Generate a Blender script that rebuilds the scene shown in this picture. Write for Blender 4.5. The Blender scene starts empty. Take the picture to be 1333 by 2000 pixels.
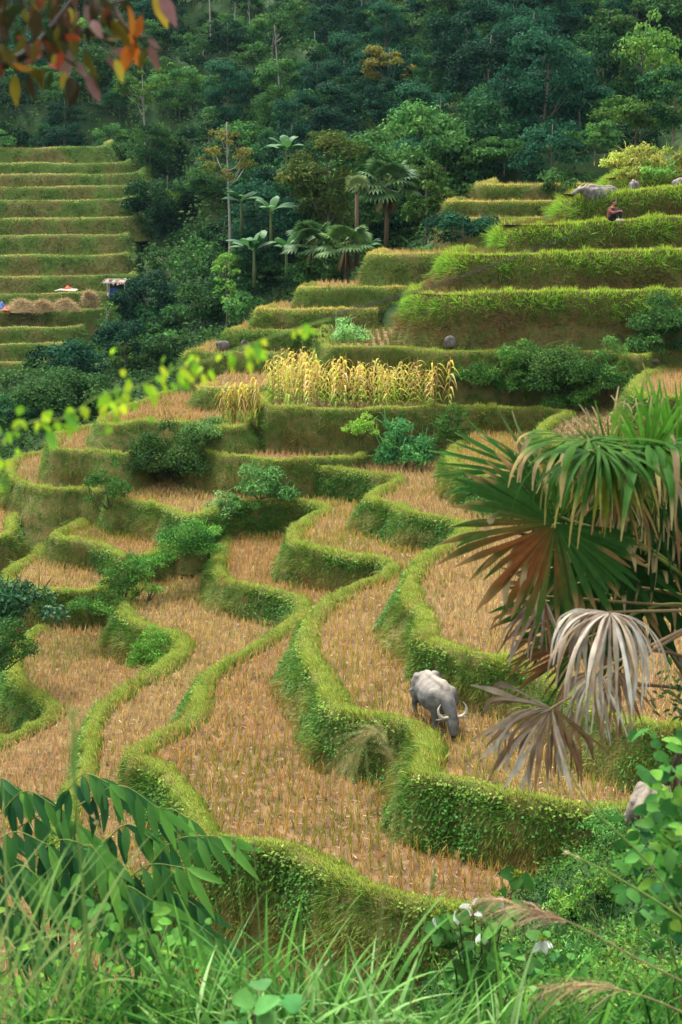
import bpy, bmesh, math, random
import numpy as np
from mathutils import Vector, Matrix, geometry as mgeo
R = math.radians
SC = bpy.context.scene
COL = SC.collection
# ------------------------------------------------------------------ camera, sky, sun, exposure
F = 2747.0; TH = R(11.72)            # focal length in photograph pixels, pitch below the horizon
cd = bpy.data.cameras.new('camera'); cam = bpy.data.objects.new('camera', cd); COL.objects.link(cam)
cd.sensor_fit = 'VERTICAL'; cd.sensor_height = 36; cd.sensor_width = 24; cd.lens = F/2000*36
cd.clip_start = .05; cd.clip_end = 2000
cam.location = (0, 0, 0); cam.rotation_euler = (R(90)-TH, 0, 0)
cd.dof.use_dof = True; cd.dof.focus_distance = 26; cd.dof.aperture_fstop = 5.0
SC.camera = cam
w = bpy.data.worlds.new('World'); SC.world = w; w.use_nodes = True
nt = w.node_tree; bg = nt.nodes['Background']
sky = nt.nodes.new('ShaderNodeTexSky'); sky.sky_type = 'NISHITA'; sky.sun_disc = False
sky.sun_elevation = R(62); sky.sun_rotation = R(-35); sky.dust_density = 3; sky.air_density = 1.0
hs = nt.nodes.new('ShaderNodeHueSaturation'); hs.inputs['Saturation'].default_value = .2
nt.links.new(sky.outputs[0], hs.inputs['Color']); nt.links.new(hs.outputs[0], bg.inputs[0])
bg.inputs[1].default_value = .115
sd = bpy.data.lights.new('sun', 'SUN'); sun = bpy.data.objects.new('sun', sd); COL.objects.link(sun)
sd.energy = 1.5; sd.angle = R(18); sd.color = (1, .97, .92)
sun.rotation_euler = Vector((math.sin(R(-35))*math.cos(R(62)), math.cos(R(-35))*math.cos(R(62)), math.sin(R(62)))).to_track_quat('Z', 'Y').to_euler()
SC.view_settings.view_transform = 'Standard'; SC.view_settings.look = 'None'
SC.view_settings.gamma = 1; SC.view_settings.exposure = 1.98
SC.render.engine = 'CYCLES'
SC.cycles.max_bounces = 6; SC.cycles.transparent_max_bounces = 4; SC.cycles.diffuse_bounces = 3
SC.cycles.use_denoising = True

# ------------------------------------------------------------------ helpers
rng = np.random.default_rng(7)
random.seed(7)
def ray(px, py):
    u = (px-666.5)/F; v = (1000-py)/F
    return (u, math.cos(TH)+v*math.sin(TH), -math.sin(TH)+v*math.cos(TH))
def P(px, py, z):                      # the point of height z seen there
    r = ray(px, py); t = z/r[2]
    return np.array((r[0]*t, r[1]*t, z))
def D(px, py, d):                      # the point at distance d ahead seen there
    r = ray(px, py); t = d/r[1]
    return np.array((r[0]*t, d, r[2]*t))
def proj(p):
    p = np.asarray(p, float); c, s = math.cos(TH), math.sin(TH)
    f = p[..., 1]*c-p[..., 2]*s; u = p[..., 1]*s+p[..., 2]*c
    f = np.maximum(f, 1e-3)
    return 666.5+F*p[..., 0]/f, 1000-F*u/f, f
def inframe(p, m=300):
    x, y, f = proj(p)
    return (x > -m) & (x < 1333+m) & (y > -m) & (y < 2000+m) & (f > .1)
def nrm(a):
    a = np.asarray(a, float)
    return a/np.maximum(np.linalg.norm(a, axis=-1, keepdims=True), 1e-9)
def _h(ix, iy, iz, s):
    v = np.sin(ix*127.1+iy*311.7+iz*74.7+s*53.3)*43758.5453
    return v-np.floor(v)
def vn(p, scale=1., s=0):              # smooth value noise 0..1 at (n,3) or (n,2) points
    p = np.asarray(p, float)*scale
    if p.shape[-1] == 2: p = np.concatenate([p, np.zeros(p.shape[:-1]+(1,))], -1)
    i = np.floor(p); f = p-i; f = f*f*(3-2*f); x, y, z = i[..., 0], i[..., 1], i[..., 2]
    o = 0
    for a in (0, 1):
        for b in (0, 1):
            for c in (0, 1):
                wgt = (f[..., 0] if a else 1-f[..., 0])*(f[..., 1] if b else 1-f[..., 1])*(f[..., 2] if c else 1-f[..., 2])
                o = o+wgt*_h(x+a, y+b, z+c, s)
    return o
def fbm(p, scale=1., s=0, o=3):
    return sum(vn(p, scale*2**k, s+k*7)*.5**k for k in range(o))/sum(.5**k for k in range(o))
def tag(o, label=None, cat=None, group=None, kind=None):
    if label: o['label'] = label
    if cat: o['category'] = cat
    if group: o['group'] = group
    if kind: o['kind'] = kind
    return o
def empty(name, loc, label=None, cat=None, group=None, kind=None):
    o = bpy.data.objects.new(name, None); COL.objects.link(o); o.location = loc
    o.empty_display_size = .2
    return tag(o, label, cat, group, kind)
def copy_tree(o, loc=None, rz=None, sc=None, parent=None):
    c = o.copy(); COL.objects.link(c)
    if parent is not None: c.parent = parent
    if loc is not None: c.location = loc
    if rz is not None: c.rotation_euler = (c.rotation_euler[0], c.rotation_euler[1], rz)
    if sc is not None: c.scale = (sc, sc, sc) if np.isscalar(sc) else sc
    for ch in list(o.children):
        copy_tree(ch, parent=c)
    return c
def mesh_np(name, V, T, mat, parent=None, C=None, smooth=False, mats=None, MI=None):
    V = np.ascontiguousarray(V, np.float32); T = np.ascontiguousarray(T, np.int32)
    me = bpy.data.meshes.new(name)
    me.vertices.add(len(V)); me.vertices.foreach_set('co', V.ravel())
    k = T.shape[1]
    me.loops.add(T.size); me.loops.foreach_set('vertex_index', T.ravel())
    me.polygons.add(len(T)); me.polygons.foreach_set('loop_start', np.arange(0, T.size, k, dtype=np.int32))
    if smooth: me.polygons.foreach_set('use_smooth', np.ones(len(T), bool))
    if C is not None:
        a = me.attributes.new('col', 'FLOAT_COLOR', 'POINT')
        C = np.asarray(C, np.float32)
        if C.shape[1] == 3: C = np.concatenate([C, np.ones((len(C), 1), np.float32)], 1)
        a.data.foreach_set('color', np.ascontiguousarray(C).ravel())
    for m in (mats or [mat]): me.materials.append(m)
    if MI is not None: me.polygons.foreach_set('material_index', np.asarray(MI, np.int32))
    me.update(); me.validate()
    o = bpy.data.objects.new(name, me); COL.objects.link(o)
    if parent is not None: o.parent = parent
    return o
class MB:                              # gathers triangles and a colour per vertex; links them as ONE mesh
    def __init__(s): s.V = []; s.T = []; s.C = []; s.n = 0
    def add(s, V, T, C):
        V = np.asarray(V, float).reshape(-1, 3); T = np.asarray(T, int).reshape(-1, 3)
        C = np.asarray(C, float)
        if C.ndim == 1: C = np.tile(C[:3], (len(V), 1))
        s.V.append(V); s.T.append(T+s.n); s.C.append(C[:, :3]); s.n += len(V); return s
    def build(s, name, mat, parent=None, smooth=False, origin=None):
        V = np.concatenate(s.V); 
        if origin is not None: V = V-np.asarray(origin)
        o = mesh_np(name, V, np.concatenate(s.T), mat, parent, np.concatenate(s.C), smooth)
        if origin is not None and parent is None: o.location = origin
        return o
def quads(Q):
    Q = np.asarray(Q, int); return np.concatenate([Q[:, [0, 1, 2]], Q[:, [0, 2, 3]]])
def tube(mb, pts, rad, col, n=7, cap=True, flat=None):
    pts = np.asarray(pts, float); m = len(pts); rad = np.broadcast_to(np.asarray(rad, float), (m,)) if np.ndim(rad) < 2 else np.asarray(rad)
    tg = nrm(np.gradient(pts, axis=0)); up = np.array((0, 0, 1.))
    if abs(tg[:, 2]).mean() > .85: up = np.array((0, 1., 0))
    a = nrm(np.cross(tg, up)); b = nrm(np.cross(a, tg))
    th = np.linspace(0, 2*np.pi, n, endpoint=False)
    ra = rad if rad.ndim == 1 else rad[:, 0]; rb = rad if rad.ndim == 1 else rad[:, 1]
    V = pts[:, None]+(np.cos(th)[None, :, None]*a[:, None]*ra[:, None, None])+(np.sin(th)[None, :, None]*b[:, None]*rb[:, None, None])
    V = V.reshape(-1, 3)
    i = np.arange(m-1)[:, None]*n; j = np.arange(n)[None]; j2 = (j+1) % n
    Q = np.stack([i+j, i+j2, i+n+j2, i+n+j], -1).reshape(-1, 4)
    T = quads(Q)
    if cap:
        V = np.concatenate([V, pts[:1], pts[-1:]]); c0 = m*n; k = np.arange(n)
        T = np.concatenate([T, np.stack([np.full(n, c0), (k+1) % n, k], -1), np.stack([np.full(n, c0+1), (m-1)*n+k, (m-1)*n+(k+1) % n], -1)])
    C = np.asarray(col, float)
    if C.ndim == 2 and len(C) == m:
        C = np.repeat(C, n, 0)
        if cap: C = np.concatenate([C, C[:1], C[-1:]])
    mb.add(V, T, C)
def crom(pts, step=.3, closed=False):
    p = np.asarray(pts, float); q = np.concatenate([[2*p[0]-p[1]], p, [2*p[-1]-p[-2]]])
    out = []
    for i in range(len(p)-1):
        a, b, c, d = q[i], q[i+1], q[i+2], q[i+3]
        # centripetal-like damping: tangents limited by the segment length
        L = np.linalg.norm(c-b); n = max(2, int(L/step)); t = np.linspace(0, 1, n, endpoint=False)[:, None]
        m1 = (c-a)/max(np.linalg.norm(c-b)+np.linalg.norm(b-a), 1e-6)*L; m2 = (d-b)/max(np.linalg.norm(d-c)+np.linalg.norm(c-b), 1e-6)*L
        out.append((2*t**3-3*t**2+1)*b+(t**3-2*t**2+t)*m1+(-2*t**3+3*t**2)*c+(t**3-t**2)*m2)
    return np.concatenate(out+[p[-1:]])
def blades(mb, Pt, Dv, L, W, C, bend=None, seg=2, side=None):
    Pt = np.asarray(Pt, float); n = len(Pt)
    if n == 0: return
    Dv = nrm(Dv); L = np.broadcast_to(L, (n,))[:, None]; W = np.broadcast_to(W, (n,))[:, None]
    C = np.asarray(C, float); C = np.tile(C, (n, 1)) if C.ndim == 1 else C
    if side is None: side = nrm(np.cross(Dv, rng.normal(size=(n, 3))))
    if bend is None: bend = np.zeros((n, 3))
    if seg == 1:
        V = np.stack([Pt-side*W/2, Pt+side*W/2, Pt+Dv*L+bend*L], 1)
        T = np.array([[0, 1, 2]])
    elif seg == 2:
        p1 = Pt+Dv*L*.55+bend*L*.22; p2 = Pt+Dv*L+bend*L
        V = np.stack([Pt-side*W*.35, Pt+side*W*.35, p1-side*W*.5, p1+side*W*.5, p2], 1)
        T = np.array([[0, 1, 3], [0, 3, 2], [2, 3, 4]])
    else:
        ss = np.linspace(0, 1, seg+1); V = []
        for k, s in enumerate(ss):
            c = Pt+Dv*L*s+bend*L*s**2; wd = W*.5*(.5+.5*min(1, s*4))*(1-max(0, (s-.35)/.65)**1.6)
            if k < seg: V += [c-side*wd, c+side*wd]
            else: V += [c]
        V = np.stack(V, 1); T = []
        for k in range(seg-1): T += [[2*k, 2*k+1, 2*k+3], [2*k, 2*k+3, 2*k+2]]
        T.append([2*seg-2, 2*seg-1, 2*seg]); T = np.array(T)
    m = V.shape[1]
    mb.add(V.reshape(-1, 3), (np.arange(n)[:, None, None]*m+T[None]).reshape(-1, 3), np.repeat(C, m, 0))
def leaves(mb, Pt, N, L, W, C, axis=None, fold=.15):
    """diamond leaves at Pt with blade normal N, length along axis"""
    n = len(Pt)
    if n == 0: return
    N = nrm(N)
    ax = rng.normal(size=(n, 3)) if axis is None else np.asarray(axis, float)
    ax = nrm(ax-N*(ax*N).sum(1, keepdims=True)); sd_ = np.cross(N, ax)
    L = np.broadcast_to(L, (n,))[:, None]; W = np.broadcast_to(W, (n,))[:, None]
    m = Pt+ax*L*.45
    V = np.stack([Pt, m+sd_*W/2+N*W*fold, m-sd_*W/2+N*W*fold, Pt+ax*L-N*L*.12], 1)
    T = np.array([[0, 1, 3], [0, 3, 2]])
    C = np.asarray(C, float); C = np.tile(C, (n, 1)) if C.ndim == 1 else C
    mb.add(V.reshape(-1, 3), (np.arange(n)[:, None, None]*4+T[None]).reshape(-1, 3), np.repeat(C, 4, 0))
def mixc(stops, t):
    stops = np.asarray(stops, float); t = np.clip(np.asarray(t, float), 0, 1)*(len(stops)-1)
    i = np.minimum(t.astype(int), len(stops)-2); f = (t-i)[:, None]
    return stops[i]*(1-f)+stops[i+1]*f
def jit(C, a=.25):
    C = np.asarray(C, float); n = len(C)
    return np.clip(C*(1+rng.normal(0, a, (n, 1)))*(1+rng.normal(0, a*.35, (n, 3))), .002, 1)

# ------------------------------------------------------------------ materials
def mat_new(name):
    m = bpy.data.materials.new(name); m.use_nodes = True; t = m.node_tree; t.nodes.clear()
    return m, t, t.nodes.new('ShaderNodeOutputMaterial')
def N_(t, ty, **k):
    n = t.nodes.new(ty)
    for a, b in k.items():
        if hasattr(n, a): setattr(n, a, b)
        else: n.inputs[a.replace('_', ' ')].default_value = b
    return n
def ramp(t, fac, stops):
    r = t.nodes.new('ShaderNodeValToRGB'); e = r.color_ramp.elements
    while len(e) < len(stops): e.new(.5)
    for k, (p, c) in enumerate(stops): e[k].position = p; e[k].color = tuple(c)+(1,)
    t.links.new(fac, r.inputs[0]); return r.outputs[0]
def mat_leaf(name, transl=.3, rough=.55, spec=.25, noise=0.35, nscale=8., vary=0):
    """plant tissue: colour of each blade or leaf from its own attribute, mottled by noise, some light passing through"""
    m, t, out = mat_new(name); L = t.links.new
    at = N_(t, 'ShaderNodeAttribute', attribute_name='col')
    nz = N_(t, 'ShaderNodeTexNoise', Scale=nscale, Detail=3.); tc = N_(t, 'ShaderNodeTexCoord'); L(tc.outputs['Object'], nz.inputs['Vector'])
    mr = N_(t, 'ShaderNodeMapRange'); mr.inputs[3].default_value = 1-noise; mr.inputs[4].default_value = 1+noise; L(nz.outputs['Fac'], mr.inputs[0])
    mx = N_(t, 'ShaderNodeVectorMath', operation='MULTIPLY'); L(at.outputs['Color'], mx.inputs[0]); L(mr.outputs[0], mx.inputs[1])
    if vary:                           # every tree of a kind a little lighter or darker than the next
        oi = N_(t, 'ShaderNodeObjectInfo'); m2 = N_(t, 'ShaderNodeMapRange'); m2.inputs[3].default_value = 1-vary; m2.inputs[4].default_value = 1+vary*1.3; L(oi.outputs['Random'], m2.inputs[0])
        m4 = N_(t, 'ShaderNodeVectorMath', operation='MULTIPLY'); L(mx.outputs[0], m4.inputs[0]); L(m2.outputs[0], m4.inputs[1]); mx = m4
    b = N_(t, 'ShaderNodeBsdfPrincipled'); L(mx.outputs[0], b.inputs['Base Color']); b.inputs['Roughness'].default_value = rough
    b.inputs['Specular IOR Level'].default_value = spec
    if transl > 0:
        tr = N_(t, 'ShaderNodeBsdfTranslucent'); s2 = N_(t, 'ShaderNodeMixShader'); s2.inputs[0].default_value = transl
        L(mx.outputs[0], tr.inputs[0]); L(b.outputs[0], s2.inputs[1]); L(tr.outputs[0], s2.inputs[2]); L(s2.outputs[0], out.inputs[0])
    else: L(b.outputs[0], out.inputs[0])
    return m
def mat_noise(name, stops, scale=3., detail=6., rough=.9, bump=.4, bscale=None, spec=.2, coord='Object'):
    m, t, out = mat_new(name); L = t.links.new
    tc = N_(t, 'ShaderNodeTexCoord'); nz = N_(t, 'ShaderNodeTexNoise', Scale=scale, Detail=detail); L(tc.outputs[coord], nz.inputs['Vector'])
    c = ramp(t, nz.outputs['Fac'], stops)
    b = N_(t, 'ShaderNodeBsdfPrincipled'); L(c, b.inputs['Base Color']); b.inputs['Roughness'].default_value = rough; b.inputs['Specular IOR Level'].default_value = spec
    if bump:
        n2 = N_(t, 'ShaderNodeTexNoise', Scale=bscale or scale*5, Detail=5.); L(tc.outputs[coord], n2.inputs['Vector'])
        bp = N_(t, 'ShaderNodeBump', Strength=bump); bp.inputs['Distance'].default_value = .05
        L(n2.outputs['Fac'], bp.inputs['Height']); L(bp.outputs[0], b.inputs['Normal'])
    L(b.outputs[0], out.inputs[0]); return m
M_grass = mat_leaf('short_grass', .35, .6, .2)
M_straw = mat_leaf('rice_straw', .2, .8, .1)
M_foliage = mat_leaf('tree_foliage', .3, .75, .08, nscale=1.5, vary=.45)
M_bark = mat_leaf('bark', 0, .9, .1, nscale=6)
M_gloss = mat_leaf('glossy_leaf', .3, .5, .22, noise=.2, nscale=14)
M_field = mat_noise('field_soil', [(.25, (.05, .03, .014)), (.5, (.14, .085, .038)), (.75, (.26, .165, .075))], 2.2, 8, .95, .6, 25)
M_bank = mat_noise('mossy_earth_bank', [(.25, (.035, .05, .012)), (.42, (.08, .105, .02)), (.55, (.13, .12, .032)), (.66, (.17, .12, .042)), (.8, (.08, .125, .022))], 2.6, 8, .95, .9, 14)
M_bank_spur = mat_noise('grassy_spur_earth', [(.25, (.04, .05, .012)), (.45, (.09, .10, .02)), (.6, (.12, .085, .03)), (.8, (.08, .12, .02))], 1.6, 8, .95, .9, 10)
M_bank_far = mat_noise('far_terrace_earth', [(.25, (.05, .10, .018)), (.45, (.11, .17, .032)), (.6, (.18, .15, .048)), (.8, (.07, .16, .026))], .35, 8, .95, .9, 6)
M_hill = mat_noise('hillside_soil', [(.3, (.016, .04, .012)), (.5, (.03, .07, .018)), (.7, (.06, .085, .025))], .35, 8, .95, .6, 3)

def haze(density, col):
    bm = bmesh.new(); bmesh.ops.create_cube(bm, size=1); me = bpy.data.meshes.new('haze'); bm.to_mesh(me); bm.free()
    o = bpy.data.objects.new('haze', me); COL.objects.link(o); o.location = (0, 205, 75); o.scale = (620, 470, 230)
    m, t, out = mat_new('valley_air'); v = N_(t, 'ShaderNodeVolumePrincipled'); v.inputs['Density'].default_value = density; v.inputs['Color'].default_value = col+(1,)
    v.inputs['Anisotropy'].default_value = .2; t.links.new(v.outputs[0], out.inputs['Volume']); me.materials.append(m); tag(o, 'thin bluish air filling the valley', 'haze', kind='stuff')
haze(.00006, (.45, .75, .95))
# ------------------------------------------------------------------ the terraces: outer lip of each, traced and laid at its own height
TER = []
def terr(label, z, outer, back, H=2.0, bat=.42, style='near', kind='px', cat='rice terrace', group=None, stub=1., bundw=.34, fieldcol=0):
    ext = lambda L: [((q[0]+400,)+tuple(q[1:]) if q[0] >= 1400 else q) for q in L]
    outer, back = ext(outer), ext(back)
    if kind == 'px':
        o = np.array([P(x, y, z) for x, y in outer]); b = np.array([P(x, y, z) for x, y in back])
    else:
        o = np.array([D(x, y, d) for x, y, d in outer])
        b = np.array([D(x, y, d) for x, y, d in back])
    TER.append(dict(label=label, z=z, o=o, b=b, H=H, bat=bat, style=style, cat=cat, group=group, stub=stub, bw=bundw, fc=fieldcol))
terr('lowest stubble field at the lower left, pinched by a green hairpin lip', -14.2,
     [(235,1165),(175,1180),(120,1195),(70,1225),(27,1275),(18,1310),(40,1345),(75,1370),(92,1388),(86,1402),(55,1420),(15,1440),(-30,1460),(-90,1490)],
     [(-160,2150),(700,2150),(700,1300),(300,1150)])
terr('stubble terrace with a shrubby bulging bank above the lowest left field', -13.05,
     [(150,1035),(110,1045),(80,1058),(58,1085),(35,1098),(12,1118),(10,1140),(35,1152),(80,1155),(130,1157),(165,1158),(200,1150),(228,1125),(240,1106),(265,1103),(292,1111),(284,1124),(262,1141),(243,1165),(233,1193),(250,1212),(290,1230),(333,1240),(346,1262),(322,1290),(290,1312),(250,1337),(207,1365),(178,1397),(168,1440),(158,1500),(125,1550),(110,1620),(150,1680),(230,1720),(330,1730),(430,1690),(470,1660)],
     [(560,1600),(600,1500),(600,1100),(100,1045)], H=1.7)
terr('largest stubble terrace in the lower middle, wrapped by a winding lime green lip', -12.15,
     [(205,998),(150,1020),(112,1036),(100,1048),(130,1056),(175,1063),(215,1076),(243,1090),(285,1088),(335,1072),(390,1050),(425,1036),(440,1038),(423,1070),(420,1108),(432,1131),(470,1143),(520,1154),(568,1167),(586,1186),(572,1205),(540,1230),(505,1255),(450,1285),(408,1312),(383,1342),(374,1380),(362,1400),(330,1420),(295,1440),(258,1463),(246,1478),(262,1490),(285,1495),(312,1510),(335,1535),(352,1565),(368,1600),(395,1635),(440,1650),(500,1657),(550,1666),(600,1685),(660,1715),(720,1745),(780,1762),(850,1776),(930,1786),(1010,1790),(1080,1795),(1160,1800)],
     [(1260,1780),(1260,1500),(900,1200),(700,1050),(250,985)], H=2.4)
terr('stubble terrace that the nearest grey buffalo grazes on', -11.0,
     [(365,916),(300,936),(250,951),(222,962),(211,971),(235,978),(270,983),(310,991),(345,1003),(372,1012),(405,1003),(440,988),(475,982),(560,981),(615,986),(632,994),(602,1006),(577,1026),(562,1048),(568,1061),(600,1071),(650,1083),(700,1091),(745,1098),(757,1108),(735,1125),(700,1139),(662,1157),(627,1180),(602,1212),(589,1245),(592,1285),(612,1318),(630,1350),(648,1388),(690,1401),(740,1407),(795,1420),(815,1450),(816,1480),(806,1508),(825,1522),(860,1526),(905,1533),(950,1546),(1000,1560),(1060,1572),(1130,1582),(1210,1592),(1290,1600),(1400,1610)],
     [(1400,1300),(1400,940),(520,905)], H=2.0)
terr('stubble terrace behind the nearest buffalo, its right end behind the palm', -9.95,
     [(585,914),(640,917),(690,923),(740,929),(777,935),(768,943),(735,956),(712,972),(727,981),(768,988),(800,1003),(850,1012),(893,1023),(900,1036),(880,1055),(832,1085),(802,1112),(790,1145),(788,1178),(812,1195),(820,1218),(815,1243),(835,1256),(870,1270),(910,1282),(975,1292),(1030,1312),(1080,1340),(1145,1384),(1200,1410),(1290,1428),(1400,1440)],
     [(1400,1000),(1200,880),(700,880)], H=1.8)
terr('narrow curved terrace at the foot of the yellow maize bank', -9.6,
     [(505,826),(462,838),(405,857),(378,870),(383,882),(425,891),(490,896),(540,904),(590,900),(650,896),(690,898),(712,888),(715,868)],
     [(690,860),(560,830)], H=2.6)
terr('stubble terrace with a grassy end under the topmost green fan leaf', -8.8,
     [(905,860),(878,880),(872,900),(900,915),(960,938),(1050,960),(1200,1000),(1400,1040)],
     [(1400,850),(950,830)], H=1.8)
terr('terrace carrying the dried yellow maize', -7.85,
     [(545,738),(515,765),(508,788),(530,797),(570,800),(640,802),(700,803),(740,800),(790,800),(840,796),(890,795),(930,798),(985,800),(1050,801),(1098,806),(1072,822),(1050,838),(1060,853),(1100,868),(1160,880),(1300,900),(1400,905)],
     [(1400,800),(1400,720),(700,690)], H=2.7, bat=.22, stub=.5)
terr('small stubble terrace at the right edge just above the palm crown', -6.3,
     [(1300,712),(1252,735),(1234,752),(1243,772),(1300,779),(1420,782)], [(1440,705)], H=2)
terr('grassy terrace directly above the dried maize and its dark overgrown bank', -5.68,
     [(700,600),(650,622),(625,650),(628,672),(650,680),(720,680),(800,682),(860,688),(930,690),(1060,690),(1200,690),(1250,698),(1300,690),(1420,690)],
     [(1420,610),(760,590)], H=2.7, bat=.16, stub=.5)
terr('tiny stubble ledge on the left behind the dense bush', -8.6,
     [(330,765),(262,788),(230,801),(196,815),(197,828),(225,833),(265,826),(320,826),(400,832),(450,838),(482,832),(503,812),(508,790)], [(500,775),(380,765)], H=2)
terr('small crescent stubble terrace left of the dense bush', -9.6,
     [(190,828),(150,838),(108,848),(97,865),(107,880),(135,881),(180,883),(220,888),(245,890),(264,882),(272,862)], [(262,845),(240,830)], H=2.2)
terr('rounded stubble terrace at the left edge below the crescent terrace', -11.0,
     [(130,868),(90,880),(38,891),(16,908),(22,932),(55,950),(105,958),(165,958),(190,962),(225,940)], [(240,900),(180,865)], H=2.2)
terr('sliver of terrace cut off by the left edge under the rounded terrace', -12.2,
     [(45,1002),(34,1012),(28,1030),(20,1045),(-10,1055),(-60,1060)], [(-90,985),(10,990)], H=1.8)
# the big grassy spur at the right: lips at eye level, given by distance
G1 = 'tall grassy terraces of the right hand spur'
S = 'spur'
terr('lowest and longest grassy step of the right spur, with reddish grass on its bank', -3.0,
     [(862,552,73.5),(820,560,69.5),(800,570,66.5),(826,577,64.3),(900,578,63.1),(1000,572,62.8),(1100,572,63.0),(1200,572,63.0),(1333,568,63.0),(1460,565,63.0)],
     [(1460,545,75.5),(900,545,75.5)], H=3.2, bat=.36, style=S, kind='d', group=G1, stub=.4)
terr('second grassy step of the right spur', -1.3,
     [(925,487,77.5),(885,491,71.5),(868,499,68.0),(900,501,66.5),(1000,500,66.2),(1100,497,66.0),(1333,490,65.5),(1460,490,65.5)],
     [(1460,480,77.5),(960,480,79.5)], H=2.2, bat=.55, style=S, kind='d', group=G1, stub=.4)
terr('third grassy step of the right spur, where the person sits', 0,
     [(1020,436,79.5),(985,444,73.5),(974,452,71.0),(1010,448,69.5),(1100,440,69.0),(1200,434,68.7),(1333,426,68.5),(1460,425,68.5)],
     [(1460,418,81.5),(1040,430,83.5)], H=2.0, bat=.45, style=S, kind='d', group=G1, stub=.4)
terr('top grassy step of the right spur with buffaloes behind its lip', 1.4,
     [(1135,376,81.5),(1105,384,76.5),(1094,394,74.0),(1130,388,72.5),(1200,380,72.2),(1260,372,72.0),(1333,368,71.5),(1460,366,71.5)],
     [(1460,352,85.5),(1180,362,87.5)], H=2.1, bat=.4, style=S, kind='d', group=G1, stub=.4)
terr('raised plot at the right edge covered in yellow green weeds', 2.3,
     [(1215,330,97.5),(1192,346,91.5),(1185,354,84.5),(1250,350,82.5),(1333,344,81.5),(1460,344,81.5)],
     [(1460,290,110.5),(1260,300,110.5)], H=2.2, bat=.4, style=S, kind='d', stub=.3)
# middle distance steps
G2 = 'yellow lipped steps behind the maize'
def step(label, z, xa, xb, y, dback=9, H=1.9, d=None, bat=.35, sl=14, group=G2):
    d = d or P(600, y, z)[1]
    terr(label, z, [(xa+sl*2, y-9, d+5), (xa+sl*.4, y-3, d+1.8), (xa, y, d+.3), ((xa*.7+xb*.3), y+1.5, d), ((xa+xb)/2, y+.5, d), (xb, y, d)],
         [(xb, y-14, d+dback), (xa+sl*3, y-14, d+dback)], H=H, bat=bat, style='far', kind='d', stub=.6, group=group)
step('stubble step with dark vines hanging on its lip, nearest of the steps behind the maize', -7.6, 392, 530, 757)
step('short mossy step second from below behind the maize', -6.8, 362, 560, 690)
step('step with grey stones at its foot, third from below behind the maize', -5.85, 440, 660, 647)
step('wide step with a straw yellow lip, fourth from below behind the maize', -4.8, 503, 740, 605)
step('step with the straight pale lip right below the fan palms', -3.7, 585, 800, 562)
step('small dark green step right of the fan palms', -3.05, 716, 880, 536)
step('upper small step right of the fan palms under the round bushy tree', -1.9, 720, 890, 497)
G3 = 'ochre banks beneath the forest at the upper right'
step('lowest ochre step at the foot of the dark forest', 0, 866, 1160, 427, d=92, group=G3)
step('middle ochre step at the foot of the dark forest', 0, 872, 1160, 394, d=95, group=G3)
step('uppermost ochre step below the small round shrub', 0, 930, 1200, 361, d=98, group=G3)
# the far hillside at the left
hillrims = [(735,70,111),(705,80,113),(672,120,116),(640,150,119),(604,205,123),(572,225,126),(538,250,129),(498,238,132),(460,240,135),(425,258,138.5),(389,252,142),(364,250,145),(340,262,148),(318,242,151),(288,195,155)]
for k, (y, xe, d) in enumerate(hillrims):
    terr('narrow olive terrace with a thin green lip in the stack on the far left hillside', 0,
         [(xe+26, y-14, d+9), (xe+14, y-6, d+3.5), (xe, y-1, d+.6), (xe*.62, y+1.5+2*math.sin(k*2.1), d-.3), (xe*.3, y+2+2*math.sin(k*1.3+1), d-.6), (-60, y+4, d-1.5), (-260, y+9, d-4)],
         [(-260, y-22, d+8), (xe, y-24, d+9)], H=2.3, bat=.55, style='far', kind='d', group='terraces on the far left hillside', stub=.5, bundw=.35, fieldcol=1)
# ---- outlines, normals, cross sections
def pip(pt, poly):
    x, y = pt[:, 0][:, None], pt[:, 1][:, None]; a = poly; b = np.roll(poly, -1, 0)
    out = np.zeros(len(pt), bool)
    for s in range(0, len(pt), 20000):
        X, Y = x[s:s+20000], y[s:s+20000]
        c = ((a[:, 1] > Y) != (b[:, 1] > Y)) & (X < (b[:, 0]-a[:, 0])*(Y-a[:, 1])/(b[:, 1]-a[:, 1]+1e-12)+a[:, 0])
        out[s:s+20000] = (c.sum(1) % 2) == 1
    return out
for k, t in enumerate(TER):
    far = t['style'] == 'far'
    o = crom(t['o'], .7 if far else .3)
    wob = .10 if far else .06
    o[:, 0] += (fbm(o[:, :2], .9, k)-.5)*2*wob; o[:, 1] += (fbm(o[:, :2], .9, k+50)-.5)*2*wob
    tg = np.gradient(o[:, :2], axis=0)
    for _ in range(2): tg = (tg+np.roll(tg, 1, 0)*1+np.roll(tg, -1, 0))/3 if len(tg) > 6 else tg
    tg[0] = o[1, :2]-o[0, :2]; tg[-1] = o[-1, :2]-o[-2, :2]
    full = np.concatenate([o[:, :2], t['b'][:, :2]])
    area = (full[:, 0]*np.roll(full[:, 1], -1)-np.roll(full[:, 0], -1)*full[:, 1]).sum()
    nn = nrm(np.stack([tg[:, 1], -tg[:, 0]], 1))*(1 if area > 0 else -1)
    t['op'] = o; t['nn'] = nn; t['poly'] = full
    if t['z'] == 0 or far or t['style'] == 'spur': t['zz'] = o[:, 2]
    else: t['zz'] = np.full(len(o), t['z'])
    t['zf'] = float(t['zz'].mean())-.12
SEC = lambda H, bat, bw: [(-bw-.12, -.14), (-bw, -.03), (-bw*.6, .05), (-bw*.25, .06), (0, 0), (.05+bat*.1, -.22), (bat*.45+.04, -.6), (bat*.85, -1.0), (bat*1.3, -1.5), (bat*H, -H)]
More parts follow.
